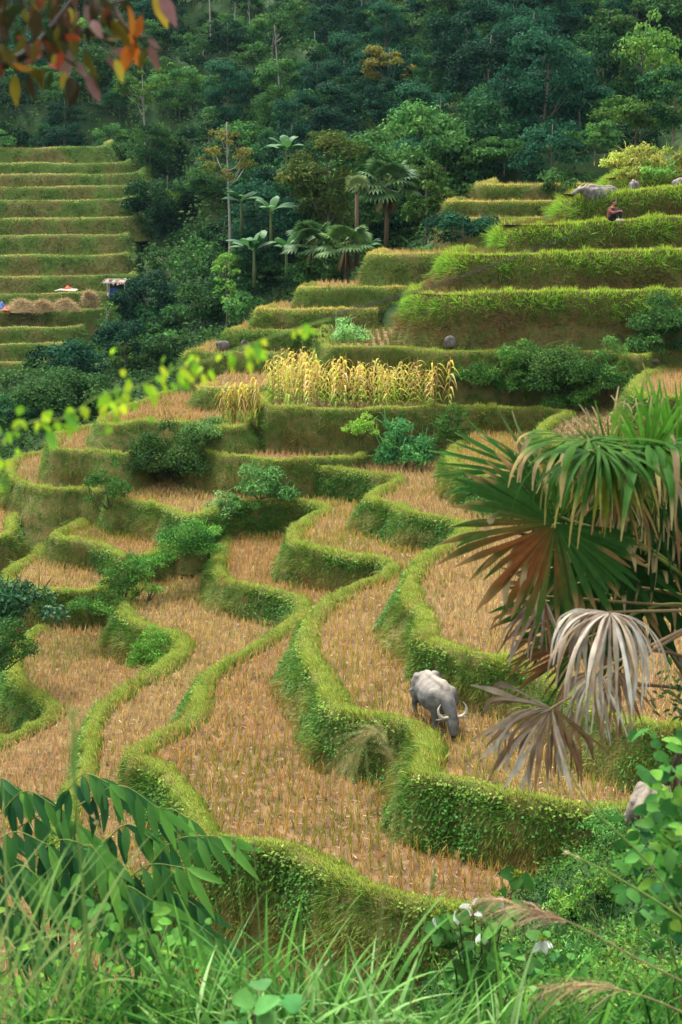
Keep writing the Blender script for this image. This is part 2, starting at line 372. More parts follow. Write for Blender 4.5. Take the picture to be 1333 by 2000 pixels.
def section(t):
    rings = []
    bf = .65+.8*vn(t['op'][:, :2], .55, 61); wf = .45+1.3*vn(t['op'][:, :2], .42, 62) if t['style'] == 'near' and t['z'] != -5.68 else .75+.4*vn(t['op'][:, :2], .42, 62)
    for q, (off, dz) in enumerate(SEC(t['H'], t['bat'], t['bw'])):
        off = off*(bf if q < 4 else wf if q > 5 else 1)
        p = np.stack([t['op'][:, 0]+t['nn'][:, 0]*off, t['op'][:, 1]+t['nn'][:, 1]*off, t['zz']+dz], 1)
        if q >= 5:
            lump = ((fbm(p, .8, 3)-.5)*.42+(fbm(p, 2.6, 9)-.5)*.24)*(.5 if q == 5 else 1)
            p[:, 0] += t['nn'][:, 0]*lump; p[:, 1] += t['nn'][:, 1]*lump
        elif q > 1: p[:, 2] += (fbm(p, 1.5, 4)-.5)*.11
        rings.append(p)
    return np.array(rings)
for t in TER: t['rings'] = section(t)

# ------------------------------------------------------------------ the ground under everything: valley, near slope and forested mountain
ctl = []
for t in TER:
    q = t['op'][::8].copy(); q[:, 2] = t['zz'][::8]-t['H']-.5 if t['style'] != 'far' else t['zz'][::8]-1.7
    ctl.append(q)
    q = t['b'].copy(); q[:, 2] = t['zf']-1.9; ctl.append(q)
extra = []
for x in (-16, -10, -5, 0, 5, 10, 16):
    for y, z in ((-4, -1.5), (0, -1.65), (2.5, -2.5), (5, -3.75), (8, -5.9), (12, -8.9), (16, -11.9)): extra.append((x, y, z))
    for y, z in ((20, -15.4), (23, -16.6)):
        if x < 3: extra.append((x, y, z))
RIGHT = [(1150,1760,19.5),(1100,1830,18.5),(1250,1700,19.5),(1333,1640,19.5),(1450,1600,19.5),(1200,1850,16),(1333,1790,15),(1450,1750,15),(1060,1900,16.5),(1000,1995,15.5),(1333,1960,11.5),(1450,1900,11.5),(1180,2010,12.5),(1290,1610,22.5),(1400,1560,23),(1230,1640,22)]
extra += [tuple(D(*a)) for a in RIGHT]
def fd(px, py):                         # distance of the mountain side seen at a pixel
    s = np.clip((px-250)/750, 0, 1)
    L = np.interp(py, [-700,-300,0,200,400,600,740,800], [330,262,214,176,146,119,103,97])
    Rr = np.interp(py, [-700,-300,0,200,330,400,600], [300,232,182,142,106,103,100])
    return L*(1-s)+Rr*s
for px in (-500, -250, 0, 150, 300, 450, 600, 750, 900, 1050, 1200, 1350, 1600, 1900):
    for py in (-700, -450, -300, -200, -100, 0, 100, 200, 250, 300, 400, 480, 560, 640, 720):
        if px < 330 and py > 240: continue
        if px > 330 and py > 560 : continue
        if px > 820 and py > 300: continue
        if 560 < px < 830 and py > 480: continue
        extra.append(tuple(D(px, py, fd(px, py))))
for px in (-260, -120, 0, 100, 200, 290):
    extra += [tuple(D(px, y, d)) for y, d in ((742, 102), (790, 97), (835, 91))]
    for d, z in ((85, -14.6), (78, -15.2), (71, -14.8), (66, -14.3)): extra.append((tuple(D(px, 800, d))[:2])+(z,))
for px in (350, 420):
    for d, z in ((93, -11.6), (86, -11.3), (80, -10.8)): extra.append((tuple(D(px, 700, d))[:2])+(z,))
extra += [tuple(D(300, y, d)) for y, d in ((420, 141), (500, 133), (580, 124), (660, 112), (720, 106))]
extra += [tuple(D(430, y, d)) for y, d in ((560, 112), (620, 104), (660, 96))]
CT = np.concatenate(ctl+[np.array(extra)])
def ground(xy):
    xy = np.asarray(xy, float).reshape(-1, 2); out = np.zeros(len(xy))
    for s in range(0, len(xy), 4000):
        d2 = ((xy[s:s+4000, None]-CT[None, :, :2])**2).sum(-1)+.3
        wg = d2**-2.0; out[s:s+4000] = (wg*CT[None, :, 2]).sum(1)/wg.sum(1)
    return out
def ground_n(xy, e=.6):
    xy = np.asarray(xy, float); gx = (ground(xy+[e, 0])-ground(xy-[e, 0]))/(2*e); gy = (ground(xy+[0, e])-ground(xy-[0, e]))/(2*e)
    return nrm(np.stack([-gx, -gy, np.ones(len(xy))], 1))
ys = np.concatenate([np.linspace(-6, 40, 93), np.linspace(40.7, 120, 115), np.geomspace(121, 420, 90)])
us = np.linspace(-1, 1, 150)
GX = us[None]*(10+ys[:, None]*.42).clip(10, 200); GY = np.repeat(ys[:, None], len(us), 1)
GZ = ground(np.stack([GX.ravel(), GY.ravel()], 1)).reshape(GX.shape)
V = np.stack([GX, GY, GZ], -1).reshape(-1, 3)
V[:, 2] += (fbm(V, .35, 2)-.5)*np.interp(V[:, 1], [0, 60, 120, 300], [.1, .2, 1., 2.5])
nx = len(us); i = np.arange(len(ys)-1)[:, None]*nx; j = np.arange(nx-1)[None]
Q = np.stack([i+j, i+j+1, i+nx+j+1, i+nx+j], -1).reshape(-1, 4)
g = mesh_np('hillside', V, quads(Q), M_hill, smooth=True)
tag(g, 'green earth hillside falling from the camera and rising to the forested mountain', 'hillside', kind='structure')

# ------------------------------------------------------------------ terrace meshes, stubble and bank grass
def covered(pts, me):
    """points hidden under another terrace's earth"""
    out = np.zeros(len(pts), bool)
    for t in TER:
        if t is me or t['zf'] < me['zf']-.05: continue
        bb0 = t['poly'].min(0)-.7; bb1 = t['poly'].max(0)+.7
        idx = np.where(((pts[:, :2] > bb0) & (pts[:, :2] < bb1)).all(1) & (pts[:, 2] < t['zf']+.02) & ~out)[0]
        if len(idx) == 0: continue
        out[idx] = pip(pts[idx, :2], t['gpoly'])
    return out
for t in TER:
    g_ = t['op'][:, :2]+t['nn']*(t['bat']*.35)
    t['gpoly'] = np.concatenate([g_, t['b'][:, :2]])
def mixp(pos, cols, x):
    cols = np.asarray(cols, float); return np.stack([np.interp(x, pos, cols[:, c]) for c in range(3)], 1)
LIME = (.37, .44, .08); GRN = (.10, .19, .018); DGR = (.028, .072, .012); OLV = (.11, .105, .016); BRN = (.13, .075, .022)
for ti, t in enumerate(TER):
    st = t['style']; rings = t['rings']; nr, npt = rings.shape[:2]
    dist = float(np.median(t['op'][:, 1]))
    # field
    poly = t['poly']
    r = mgeo.delaunay_2d_cdt([Vector(p) for p in poly], [], [list(range(len(poly)))], 1, 1e-5)
    zsurf = lambda xy: np.full(len(xy), t['zf'])
    fv = np.array([(v.x, v.y, t['zf']) for v in r[0]])
    root = empty('rice_terrace', (0, 0, 0), t['label'], t['cat'], t['group'], 'structure')
    fo = mesh_np('field', fv, np.array([list(f) for f in r[2] if len(f) == 3]), M_field, root)
    # bank: crest, wall
    i = np.arange(nr-1)[:, None]*npt; j = np.arange(npt-1)[None]
    Q = np.stack([i+j, i+j+1, i+npt+j+1, i+npt+j], -1).reshape(-1, 4)
    bo = mesh_np('bank', rings.reshape(-1, 3), quads(Q), {'near': M_bank, 'spur': M_bank_spur, 'far': M_bank_far}[st], root, smooth=True)
    # grass on the bank
    seglen = np.linalg.norm(np.diff(t['op'][:, :2], axis=0), axis=1); Ltot = seglen.sum()
    f = min(1, 30/dist)
    dens = (3000 if st == 'near' else 1500)*f**(1.25 if st == 'near' else 1.5)
    n = int(min(Ltot*(t['bw']+min(t['H'], 1.6))*dens, 170000))
    cum = np.concatenate([[0], np.cumsum(seglen)])/Ltot
    u = np.interp(rng.random(n), cum, np.arange(npt)); sec = SEC(t['H'], t['bat'], t['bw'])
    # parameter across: 0..nr-1, weighted by ring distance
    rl = np.array([math.hypot(sec[q+1][0]-sec[q][0], sec[q+1][1]-sec[q][1]) for q in range(nr-1)]); rl[-1] *= .6; rl[:4] *= 1.5
    v = np.interp(rng.random(n), np.concatenate([[0], np.cumsum(rl)])/rl.sum(), np.arange(nr))
    ui = np.clip(u.astype(int), 0, npt-2); vi = np.clip(v.astype(int), 0, nr-2); fu = (u-ui)[:, None]; fv_ = (v-vi)[:, None]
    pos = (rings[vi, ui]*(1-fu)+rings[vi, ui+1]*fu)*(1-fv_)+(rings[vi+1, ui]*(1-fu)+rings[vi+1, ui+1]*fu)*fv_
    n2 = t['nn'][ui]; nn3 = np.concatenate([n2, np.zeros((n, 1))], 1)
    wall = np.clip((v-4)/2.0, 0, 1)                       # 0 on the crest, 1 on the wall
    vd = nrm(-pos); facing = (nn3*vd).sum(1)
    bare = (v > 5.2) & (rng.random(n) < np.clip((fbm(pos, .9, 83)-.42)*2.2, .0, .5)*(1 if st == 'near' else .4))
    ok = inframe(pos) & ~bare & ((v < 5.0) | (facing > -.35)) & ~covered(pos, t)
    pos, nn3, wall, v = pos[ok], nn3[ok], wall[ok], v[ok]; n = len(pos)
    dep = np.interp(v, np.arange(nr), [-s[1] for s in sec])
    up = np.array((0, 0, 1.))
    L = (np.interp(dep, [0, .25, .6, 1.5], [.085, .13, .13, .10]) if st == 'near' else np.interp(dep, [0, .3, .8, 1.6], [.19, .34, .32, .22]) if st == 'spur' else np.interp(dep, [0, .15, .5, 1.5], [.10, .2, .22, .2]))
    L = L*rng.uniform(.6, 1.35, n)*(.65+1.5*np.clip(vn(pos, 1.3, 71)-.35, 0, 1)+.9*(vn(pos, 3.1, 72) > .74))
    if st == 'near': hang = np.clip(wall*1.25, 0, 1.2)
    else: hang = np.clip(wall*.7, 0, .7)
    dirv = nrm(nn3*(.25+wall[:, None]*(.35 if st == 'near' else .75))+up*(1-hang[:, None])+rng.normal(0, .38, (n, 3)))
    bend = nn3*.15-up*(.25*wall[:, None])*np.ones((n, 1))
    ns = fbm(pos, .55, 5)+rng.normal(0, .06, n); ns2 = fbm(pos, 1.7, 11)+rng.normal(0, .08, n)
    if st == 'near':
        base = mixp([0, .05, .13, .24, .42, .7, 1.0, 1.4], [LIME, (.29, .38, .05), (.12, .22, .024), (.07, .165, .018), (.13, .215, .026), (.20, .235, .036), (.24, .20, .042), (.19, .17, .036)], dep+rng.normal(0, .04, n)+(vn(pos, .9, 77)-.5)*.3*wall)  # dark green just below the lip puts the lip's shadow into the grass colour
        lush = np.clip((ns-.52)*5, 0, 1)[:, None]*np.clip(wall, 0, 1)[:, None]
        base = base*(1-lush*.8)+np.array((.07, .21, .02))*lush*.8
        dry = np.clip((ns2-.6)*5, 0, 1)[:, None]*.7
        base = base*(1-dry)+np.array((.30, .26, .05))*dry*np.where(wall[:, None] < .5, .9, .45)
        wd = .0105
    elif st == 'spur':
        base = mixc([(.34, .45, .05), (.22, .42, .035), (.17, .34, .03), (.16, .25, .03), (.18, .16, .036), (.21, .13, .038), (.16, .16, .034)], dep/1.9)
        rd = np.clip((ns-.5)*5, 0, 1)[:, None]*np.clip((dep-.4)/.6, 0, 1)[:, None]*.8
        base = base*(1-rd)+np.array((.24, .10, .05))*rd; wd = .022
    else:
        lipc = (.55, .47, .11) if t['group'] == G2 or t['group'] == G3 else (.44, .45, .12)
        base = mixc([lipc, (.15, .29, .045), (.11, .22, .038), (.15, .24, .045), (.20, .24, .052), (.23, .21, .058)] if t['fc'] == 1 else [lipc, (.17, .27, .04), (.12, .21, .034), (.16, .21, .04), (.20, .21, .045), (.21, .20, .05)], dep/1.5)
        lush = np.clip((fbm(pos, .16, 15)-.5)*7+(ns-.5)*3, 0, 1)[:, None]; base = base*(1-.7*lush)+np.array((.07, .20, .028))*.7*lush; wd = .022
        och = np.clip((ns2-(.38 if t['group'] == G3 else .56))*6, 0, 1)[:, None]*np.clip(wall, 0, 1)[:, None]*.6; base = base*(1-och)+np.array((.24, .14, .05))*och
    mb = MB(); sc_ = max(1, dist/30)
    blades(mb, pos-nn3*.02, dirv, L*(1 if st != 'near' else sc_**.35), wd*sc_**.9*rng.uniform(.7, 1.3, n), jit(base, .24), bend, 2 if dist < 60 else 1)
    # small clover-like leaves creeping on the near banks
    if st == 'near' and dist < 56:
        k = np.where((ns > np.where(dep < .2, .53, .55)) & (dep > .0) & (dep < 1.3))[0]; k = rng.choice(k, min(len(k), int(len(k)*.75)), False) if len(k) else k
        p2 = pos[k]+rng.normal(0, .035, (len(k), 3))+nn3[k]*.05
        leaves(mb, p2, nrm(nn3[k]*.6+up+rng.normal(0, .5, (len(k), 3))), .055*sc_**.8*rng.uniform(.6, 1.4, len(k)), .04*sc_**.8, jit(mixc([(.25, .35, .05), (.08, .19, .02), (.06, .18, .02), (.065, .19, .022)], dep[k]/.6), .25))
    if st != 'far' and n:               # loose weeds and longer tufts on the faces and lips
        w_ = rng.choice(n, min(n, int(Ltot*(2.2 if dist < 50 else 1.4))), False); m_ = 16
        pw = np.repeat(pos[w_], m_, 0)+rng.normal(0, .05*sc_**.5, (len(w_)*m_, 3)); nw = np.repeat(nn3[w_], m_, 0)
        blades(mb, pw, nw*.6+up*.9+rng.normal(0, .45, (len(pw), 3)), rng.uniform(.12, .42, len(pw)), .012*sc_**.8, jit(np.repeat(mixc([(.10, .22, .025), (.20, .32, .045), (.30, .31, .08), (.08, .20, .03)], rng.random(len(w_))), m_, 0), .2), nw*.2-up*.45, 3)
    if n: tag(mb.build('bank_grass', M_grass, root), kind='stuff')
    # stubble
    bb0, bb1 = poly.min(0), poly.max(0); sp = .155*max(1, dist/34)**.75/max(t['stub'], .3)**.5
    gx, gy = np.meshgrid(np.arange(bb0[0], bb1[0], sp), np.arange(bb0[1], bb1[1], sp))
    a = .35+ti*.2; q = np.stack([gx.ravel(), gy.ravel()], 1)+rng.normal(0, sp*.13, (gx.size, 2))
    q3 = np.concatenate([q, np.full((len(q), 1), t['zf'])], 1)
    q3 = q3[inframe(q3)]
    if len(q3): q3 = q3[pip(q3[:, :2], poly)]
    if len(q3): q3 = q3[~covered(q3, t)]
    if len(q3):
        dmin = np.full(len(q3), 9.)
        for s in range(0, len(q3), 5000): dmin[s:s+5000] = np.sqrt(((q3[s:s+5000, None, :2]-t['op'][None, ::2, :2])**2).sum(-1)).min(1)
        q3 = q3[dmin > t['bw']*.8]; dmin = dmin[dmin > t['bw']*.8]
    if len(q3) > 24000: q3 = q3[rng.choice(len(q3), 24000, False)]
    if len(q3):
        K = 11 if dist < 40 else 8
        pp = np.repeat(q3, K, 0)+np.concatenate([rng.normal(0, .024*max(1, dist/40), (len(q3)*K, 2)), np.zeros((len(q3)*K, 1))], 1)
        n = len(pp); m = (fbm(pp, .33, 21)-.5)*1.5+.5+rng.normal(0, .11, n)
        if st == 'spur' or t['stub'] < .6: colr = mixc([(.13, .18, .03), (.2, .19, .045), (.26, .18, .06), (.2, .22, .04)], (m-.25)*2)
        elif t['fc'] == 1: colr = mixc([(.12, .15, .03), (.2, .15, .04), (.2, .12, .04), (.09, .14, .025)], (m-.25)*2)
        else: hid = np.repeat(rng.normal(0, .14, len(q3)), K); colr = mixc([(.28, .29, .05), (.50, .345, .095), (.52, .275, .08), (.65, .49, .18), (.39, .20, .065), (.60, .465, .20), (.55, .39, .14)], (m+hid-.2)*1.7)
        hgt = np.repeat(rng.uniform(.65, 1.3, len(q3)), K)*.26*rng.uniform(.5, 1.3, n)*(1 if dist < 60 else 1.2)
        tilt = rng.normal(0, .17, (n, 3)); tilt[:, 2] = 1
        mb = MB(); blades(mb, pp, tilt, hgt, .0105*max(1, dist/30)*rng.uniform(.7, 1.3, n), jit(colr, .25), rng.normal(0, .13, (n, 3))*[1, 1, .3]-[0, 0, .06], 2 if dist < 50 else 1)
        # fallen straw lying between the rows
        nl = int(len(q3)*1.1); pl = q3[rng.integers(0, len(q3), nl)]+np.concatenate([rng.normal(0, .12, (nl, 2)), rng.uniform(.01, .06, (nl, 1))], 1)
        dl = rng.normal(0, 1, (nl, 3)); dl[:, 2] *= .12
        blades(mb, pl, dl, rng.uniform(.1, .3, nl), .014*max(1, dist/30), jit(mixc([(.38, .27, .13), (.58, .46, .27), (.32, .19, .09)], rng.random(nl)), .2), None, 1)
        # weeds that have come up again
        kw = np.where((fbm(q3, .5, 31) > .52) & (rng.random(len(q3)) < .35))[0]
        if len(kw):
            pw = np.repeat(q3[kw], 6, 0)+np.concatenate([rng.normal(0, .05, (len(kw)*6, 2)), np.zeros((len(kw)*6, 1))], 1); n = len(pw)
            tl = rng.normal(0, .4, (n, 3)); tl[:, 2] = 1
            blades(mb, pw, tl, rng.uniform(.1, .24, n), .014*max(1, dist/30), jit(np.tile((.17, .22, .025), (n, 1)), .3), None, 1)
        mb.C = [c*np.array((1, 1+.07*math.sin(ti*2.3), 1+.10*math.sin(ti*1.7+1)))*(1+.08*math.sin(ti*3.1)) for c in mb.C]
        tag(mb.build('stubble', M_straw, root), kind='stuff')
    t['root'] = root
# ------------------------------------------------------------------ trees and shrubs
def sphere_pts(n):
    return nrm(rng.normal(size=(n, 3)))
def crown(mb, clumps, per, leaf, cols, flat=.75, up=.5, jitc=.22):
    """clumps: (x,y,z,r) leaf clumps; every leaf is a small face near the surface of its clump"""
    for (x, y, z, r) in clumps:
        n = max(6, int(per*r*r)); d = sphere_pts(n); d[:, 2] = np.abs(d[:, 2])*1.1-.35; d = nrm(d)
        p = np.array((x, y, z))+d*r*(rng.uniform(.45, 1.08, (n, 1)))*[1, 1, flat]
        t = np.clip(rng.normal(.5, .22)+rng.normal(0, .18, n), 0, 1)
        leaves(mb, p, nrm(d*.7+[0, 0, up]+rng.normal(0, .45, (n, 3))), leaf*rng.uniform(.6, 1.4, n), leaf*.62, jit(mixc(cols, t), jitc))
DK = [(.008, .035, .013), (.018, .072, .02), (.034, .11, .027)]
MD = [(.026, .085, .022), (.055, .15, .032), (.09, .20, .04)]
LT = [(.06, .16, .026), (.11, .24, .036), (.17, .29, .045)]
YL = [(.16, .18, .03), (.28, .24, .045), (.15, .20, .035)]
TL = [(.006, .036, .018), (.014, .066, .030), (.026, .10, .042)]
BARK = (.16, .13, .10); PALE = (.30, .28, .24)
def tree(name, label, cat, H, rx, rz, base, cols, nc, leaf, trunk=.1, bark=BARK, group=None, per=85, lean=0, crs=(.16, .44), flat=.75, build_at=(0, 0, 0)):
    root = empty(name, build_at, label, cat, group)
    lx = lean*H
    tp = np.array([(0, 0, -.4), (lx*.2+.05*H*.2, 0, H*.3), (lx*.55, .03*H, H*.62), (lx, 0, H*.93)])
    mb = MB(); tube(mb, crom(tp, H*.08), np.linspace(trunk, trunk*.3, len(crom(tp, H*.08))), jit(np.tile(bark, (len(crom(tp, H*.08)), 1)), .1), 7)
    cl = []
    for k in range(nc):
        d = sphere_pts(1)[0]; rr = rng.uniform(.35, 1)**.5
        c = np.array((lx+d[0]*rx*rr, d[1]*rx*rr, base+(H-base)*.5+d[2]*rz*rr)); r = rng.uniform(*crs)*rx
        cl.append((*c, r))
        if k % 3 == 0:
            z0 = float(np.clip(c[2]-.75*math.hypot(c[0]-lx, c[1])-.1*rz, H*.12, H*.9)); st = np.array((lx*z0/H, 0, z0))
            tube(mb, [st, (st+c)/2+[0, 0, -.08*H*.3], c], [trunk*.4, trunk*.25, trunk*.1], bark, 5)
    mb.build('trunk', M_bark, root, True)
    cm = MB(); crown(cm, cl, per/leaf**1.15*.55, leaf, cols, flat)
    cm.build('crown', M_foliage, root)
    return root
PROTO = {}
GF = 'trees of the forest on the mountainside'
def proto(key, *a, **k):
    PROTO[key] = tree(*a, **k); return PROTO[key]
pr = [
 proto('dark', 'forest_tree', 'dark rounded tree packed into the forest on the mountainside', 'tree', 6.0, 2.5, 2.6, .5, DK, 34, .27, group='dark rounded trees of the mountain forest'),
 proto('teal', 'forest_tree', 'blue green dense tree packed into the forest on the mountainside', 'tree', 7.2, 2.6, 3.2, .5, TL, 38, .27, group='blue green trees of the mountain forest'),
 proto('mid', 'forest_tree', 'mid green broad tree packed into the forest on the mountainside', 'tree', 5.4, 2.7, 2.3, .4, MD, 34, .28, group='mid green trees of the mountain forest'),
 proto('flat', 'forest_tree', 'flat topped layered tree in the forest on the mountainside', 'tree', 5.0, 2.5, 1.2, 2.2, MD, 16, .3, group='flat topped trees of the mountain forest', flat=.4),
 proto('light', 'forest_tree', 'light green bushy tree among darker trees on the mountainside', 'tree', 5.8, 2.2, 2.4, .7, LT, 26, .26, group='light green trees of the mountain forest'),
 proto('low', 'forest_shrub', 'low dark shrub filling the forest edge on the mountainside', 'shrub', 2.6, 1.8, 1.1, .3, DK, 13, .28, group='low shrubs of the mountain forest', trunk=.06),
 proto('lowm', 'forest_shrub', 'low mid green shrub filling the forest edge on the mountainside', 'shrub', 2.3, 1.7, 1.0, .3, MD, 13, .28, group='low green shrubs of the mountain forest', trunk=.06),
]
used = set()
def place(key, px, py, d=None, sc=1., label=None, group=None, dz=0, rz=None):
    d = d or float(fd(px, py)); q = D(px, py, d); z = float(ground(q[:2])[0]) if dz == 0 else q[2]
    src = PROTO[key]
    loc = (q[0], q[1], z)
    s3 = (sc*rng.uniform(.88, 1.12), sc*rng.uniform(.88, 1.12), sc*rng.uniform(.85, 1.2))
    if key not in used:
        used.add(key); o = src; o.location = loc; o.rotation_euler = (0, 0, rng.uniform(0, 6.28)); o.scale = s3
    else: o = copy_tree(src, loc, rng.uniform(0, 6.28), s3)
    if label: o['label'] = label
    if group: o['group'] = group
    return o
def in_forest(px, py):
    if px < 250: lim = 268+max(0, (px-180))*.2
    elif px < 300: lim = 268+(px-250)*6
    elif px < 480: lim = 700-(px-300)*.35
    elif px < 560: lim = 610-(px-480)*.6
    elif px < 830: lim = 515
    elif px < 900: lim = 515-(px-830)*2.7
    elif px < 1130: lim = 320
    else: lim = 270-(px-1130)*.1
    return py < lim
spots = []; tries = 0
while len(spots) < 285 and tries < 30000:
    tries += 1
    px, py = rng.uniform(-60, 1400), rng.uniform(-130, 700)
    if not in_forest(px, py): continue
    s = 27+.05*max(0, py)
    if all((px-a)**2+((py-b)*1.45)**2 > s*s for a, b in spots): spots.append((px, py))
spots.sort(key=lambda s: s[1])
for px, py in spots:
    m = vn(np.array([[px/170., py/120., 0]]), 1, 3)[0]+rng.normal(0, .16)
    right = np.clip((px-650)/500, 0, 1)
    if m < .34: k = 'teal'
    elif m < .5: k = 'dark'
    elif m < .66: k = 'mid' if rng.random() > right*.5 else 'teal'
    elif m < .74: k = 'flat'
    elif m < .84: k = 'light' if rng.random() > right*.7 else 'mid'
    else: k = 'low' if rng.random() < .5 else 'lowm'
    sc = rng.uniform(.8, 1.3)*(.85+.3*right)
    if 250 < px < 480 and py > 300: sc *= .8
    if py > 520 and px < 480: k = {'teal': 'low', 'dark': 'low', 'mid': 'lowm'}.get(k, k)
    place(k, px, py+20, sc=sc)
sh = []; tries = 0
while len(sh) < 270 and tries < 30000:
    tries += 1; px, py = rng.uniform(-60, 1400), rng.uniform(-60, 735)
    if not in_forest(px, py-12): continue
    if all((px-a)**2+((py-b)*1.5)**2 > 24**2 for a, b in sh): sh.append((px, py))
for px, py in sh: place('low' if rng.random() < .55 else 'lowm', px, py+6, sc=rng.uniform(.8, 1.5))
for (x, y, d) in ((212,292,152),(258,318,148),(276,345,144),(268,372,141),(262,400,138),(276,430,135),(258,462,132),(262,500,128),(268,535,125),(246,562,123),(232,606,119),(190,640,116),(165,672,113),(120,700,111),(100,735,108),(150,660,112),(225,640,116))+tuple((x, 272+(x % 37)*.35, 162) for x in range(-40, 262, 24))+tuple((x, 258+(x % 23)*.3, 168) for x in range(-30, 262, 26))+((1128,338,103),(1160,332,104),(1190,318,105),(1215,300,108),(1145,318,106),(1250,296,109),(1290,300,108),(1330,296,108)):
    place('low' if rng.random() < .6 else 'lowm', x, y+8, d=d, sc=rng.uniform(.7, 1.15))
# undergrowth on the forest floor: uncountable leaves over the bare ground
def ground_cover(name, label, pts, cols, leaf, per, h, spread, mat=M_foliage, kind='stuff', cat='undergrowth'):
    mb = MB(); n = len(pts)*per
    p = np.repeat(pts, per, 0)+rng.normal(0, 1, (n, 3))*[spread, spread, 0]
    p[:, 2] = np.repeat(pts[:, 2], per)+np.abs(rng.normal(0, h, n))
    t = np.clip(np.repeat(fbm(pts, .12, 5), per)*1.6-.3+rng.normal(0, .2, n), 0, 1)
    leaves(mb, p, nrm(rng.normal(0, .6, (n, 3))+[0, -.3, 1]), leaf*rng.uniform(.6, 1.5, n), leaf*.6, jit(mixc(cols, t), .25))
    return tag(mb.build(name, mat), label, cat, None, kind)
pts = []
while len(pts) < 9000:
    px, py = rng.uniform(-80, 1420), rng.uniform(-140, 735)
    if in_forest(px, py-25): pts.append(D(px, py, float(fd(px, py))))
pts = np.array(pts); pts[:, 2] = ground(pts[:, :2])
ground_cover('undergrowth', 'dense green undergrowth covering the forest floor on the mountainside', pts, [(.014, .04, .018), (.03, .085, .025), (.055, .12, .028), (.08, .13, .03)], .42, 14, .7, .8)
vx = np.column_stack([rng.uniform(-48, 8, 9000), rng.uniform(60, 114, 9000)]); vz = ground(vx); vp3 = np.column_stack([vx, vz]); kk = inframe(vp3, 60)
for t in TER: kk &= ~pip(vx, t['poly'])
ground_cover('valley_growth', 'low weeds and creepers covering the valley floor between the terraces and the forest', vp3[kk], [(.02, .06, .016), (.045, .12, .025), (.08, .17, .035)], .3, 14, .35, .5)
# tall slim trees with pale trunks
def tall(label, px, py0, py1, crownw, cols, d=None, nc=9, bark=PALE, leaf=.3, lean=0, name='slim_tree', crownh=None, per=60):
    nc = int(nc*2.2)
    d = d or float(fd(px, py0)); q = D(px, py0, d); H = (py0-py1)/F*d*1.0; rx = crownw/F*d/2
    rz = (crownh or crownw*.8)/F*d/2
    z = min(q[2], float(ground(q[:2])[0])+.3)
    return tree(name, label, 'tree', H+(q[2]-z), rx, rz, max(H-2*rz, H*.3), cols, nc, leaf, max(.09, H*.013), bark, None, per*2.2, lean, (.12, .34), .6, (q[0], q[1], z))
tall('tall slim tree with a pale forked trunk and sparse ochre crown before banana plants', 447, 492, 228, 105, YL, 112, 11, leaf=.22, crownh=110, per=34)
tall('thin white trunked tree standing alone high in the forest above the forked ochre tree', 546, 236, 50, 60, MD, 158, 7, lean=-.04)
tall('very thin white trunk reaching the top edge above the left middle of the forest', 412, 152, -40, 50, MD, 184, 6)
tall('thick mottled trunk of a tree cut by the top edge, darkest crown beside it', 488, 118, -30, 75, DK, 188, 8, bark=(.3, .28, .25))
tall('thin white trunk near the top edge, right of the middle', 707, 128, -40, 60, MD, 176, 7)
tall('pale trunk below the hanging red leaves', 134, 234, 140, 60, MD, 172, 7, bark=(.6, .58, .5))
tall('airy tree with a light yellow green crown on two pale stems, above the left terraces', 282, 300, 110, 95, LT, 158, 13, leaf=.27)
tall('leaning pale tree with a wide ochre crown in the dark middle of the forest', 772, 222, 95, 110, YL, 146, 10, lean=-.08, crownh=60, leaf=.26)
tall('slim ochre topped tree beneath the bright fan palm of the upper forest', 1049, 156, 70, 60, YL, 150, 7, crownh=45)
tall('slim bare trunk in the dark upper right of the forest', 1158, 130, 45, 50, TL, 160, 6)
tall('bent grey trunk leaning left beneath the wide ochre crown', 752, 270, 195, 70, TL, 138, 8, lean=-.12)
tall('short tree with a bare pale stem in the gloom above the soil bank', 990, 232, 150, 55, TL, 128, 7)
tall('slender spire shaped yellow green tree beside the step with the straw lip', 443, 652, 505, 52, LT, 101, 13, crownh=130, leaf=.26, bark=BARK)
tall('small airy sapling with feathery leaves at the valley edge on the left', 245, 735, 675, 50, LT, 104, 8, leaf=.26, bark=BARK)
tall('thin sapling rising from the valley bushes below the straw heaps', 212, 720, 590, 45, LT, 110, 6, leaf=.24, per=30)
for lab, px, a, b, w_ in (('thin pale stem left of the thick mottled trunk near the top edge', 455, 95, -20, 45), ('slanting thin pale stem in the forest above the tall fan palm', 808, 180, 95, 50), ('pale thin trunk in the dark forest above the spur, left of the bare stem', 905, 120, 20, 50), ('fine white stem high in the forest between two dark crowns', 620, 150, 60, 50), ('fine pale stem above the round light tree', 860, 290, 190, 50), ('pale stem rising over the left forest above the terraces', 215, 215, 120, 50), ('thin grey stem near the top right corner', 1235, 105, 10, 50), ('slim pale trunk low in the forest above the ochre steps', 940, 300, 215, 46)):
    tall(lab, px, a, b, w_, TL if px > 700 else MD, nc=5, lean=rng.normal(0, .06))
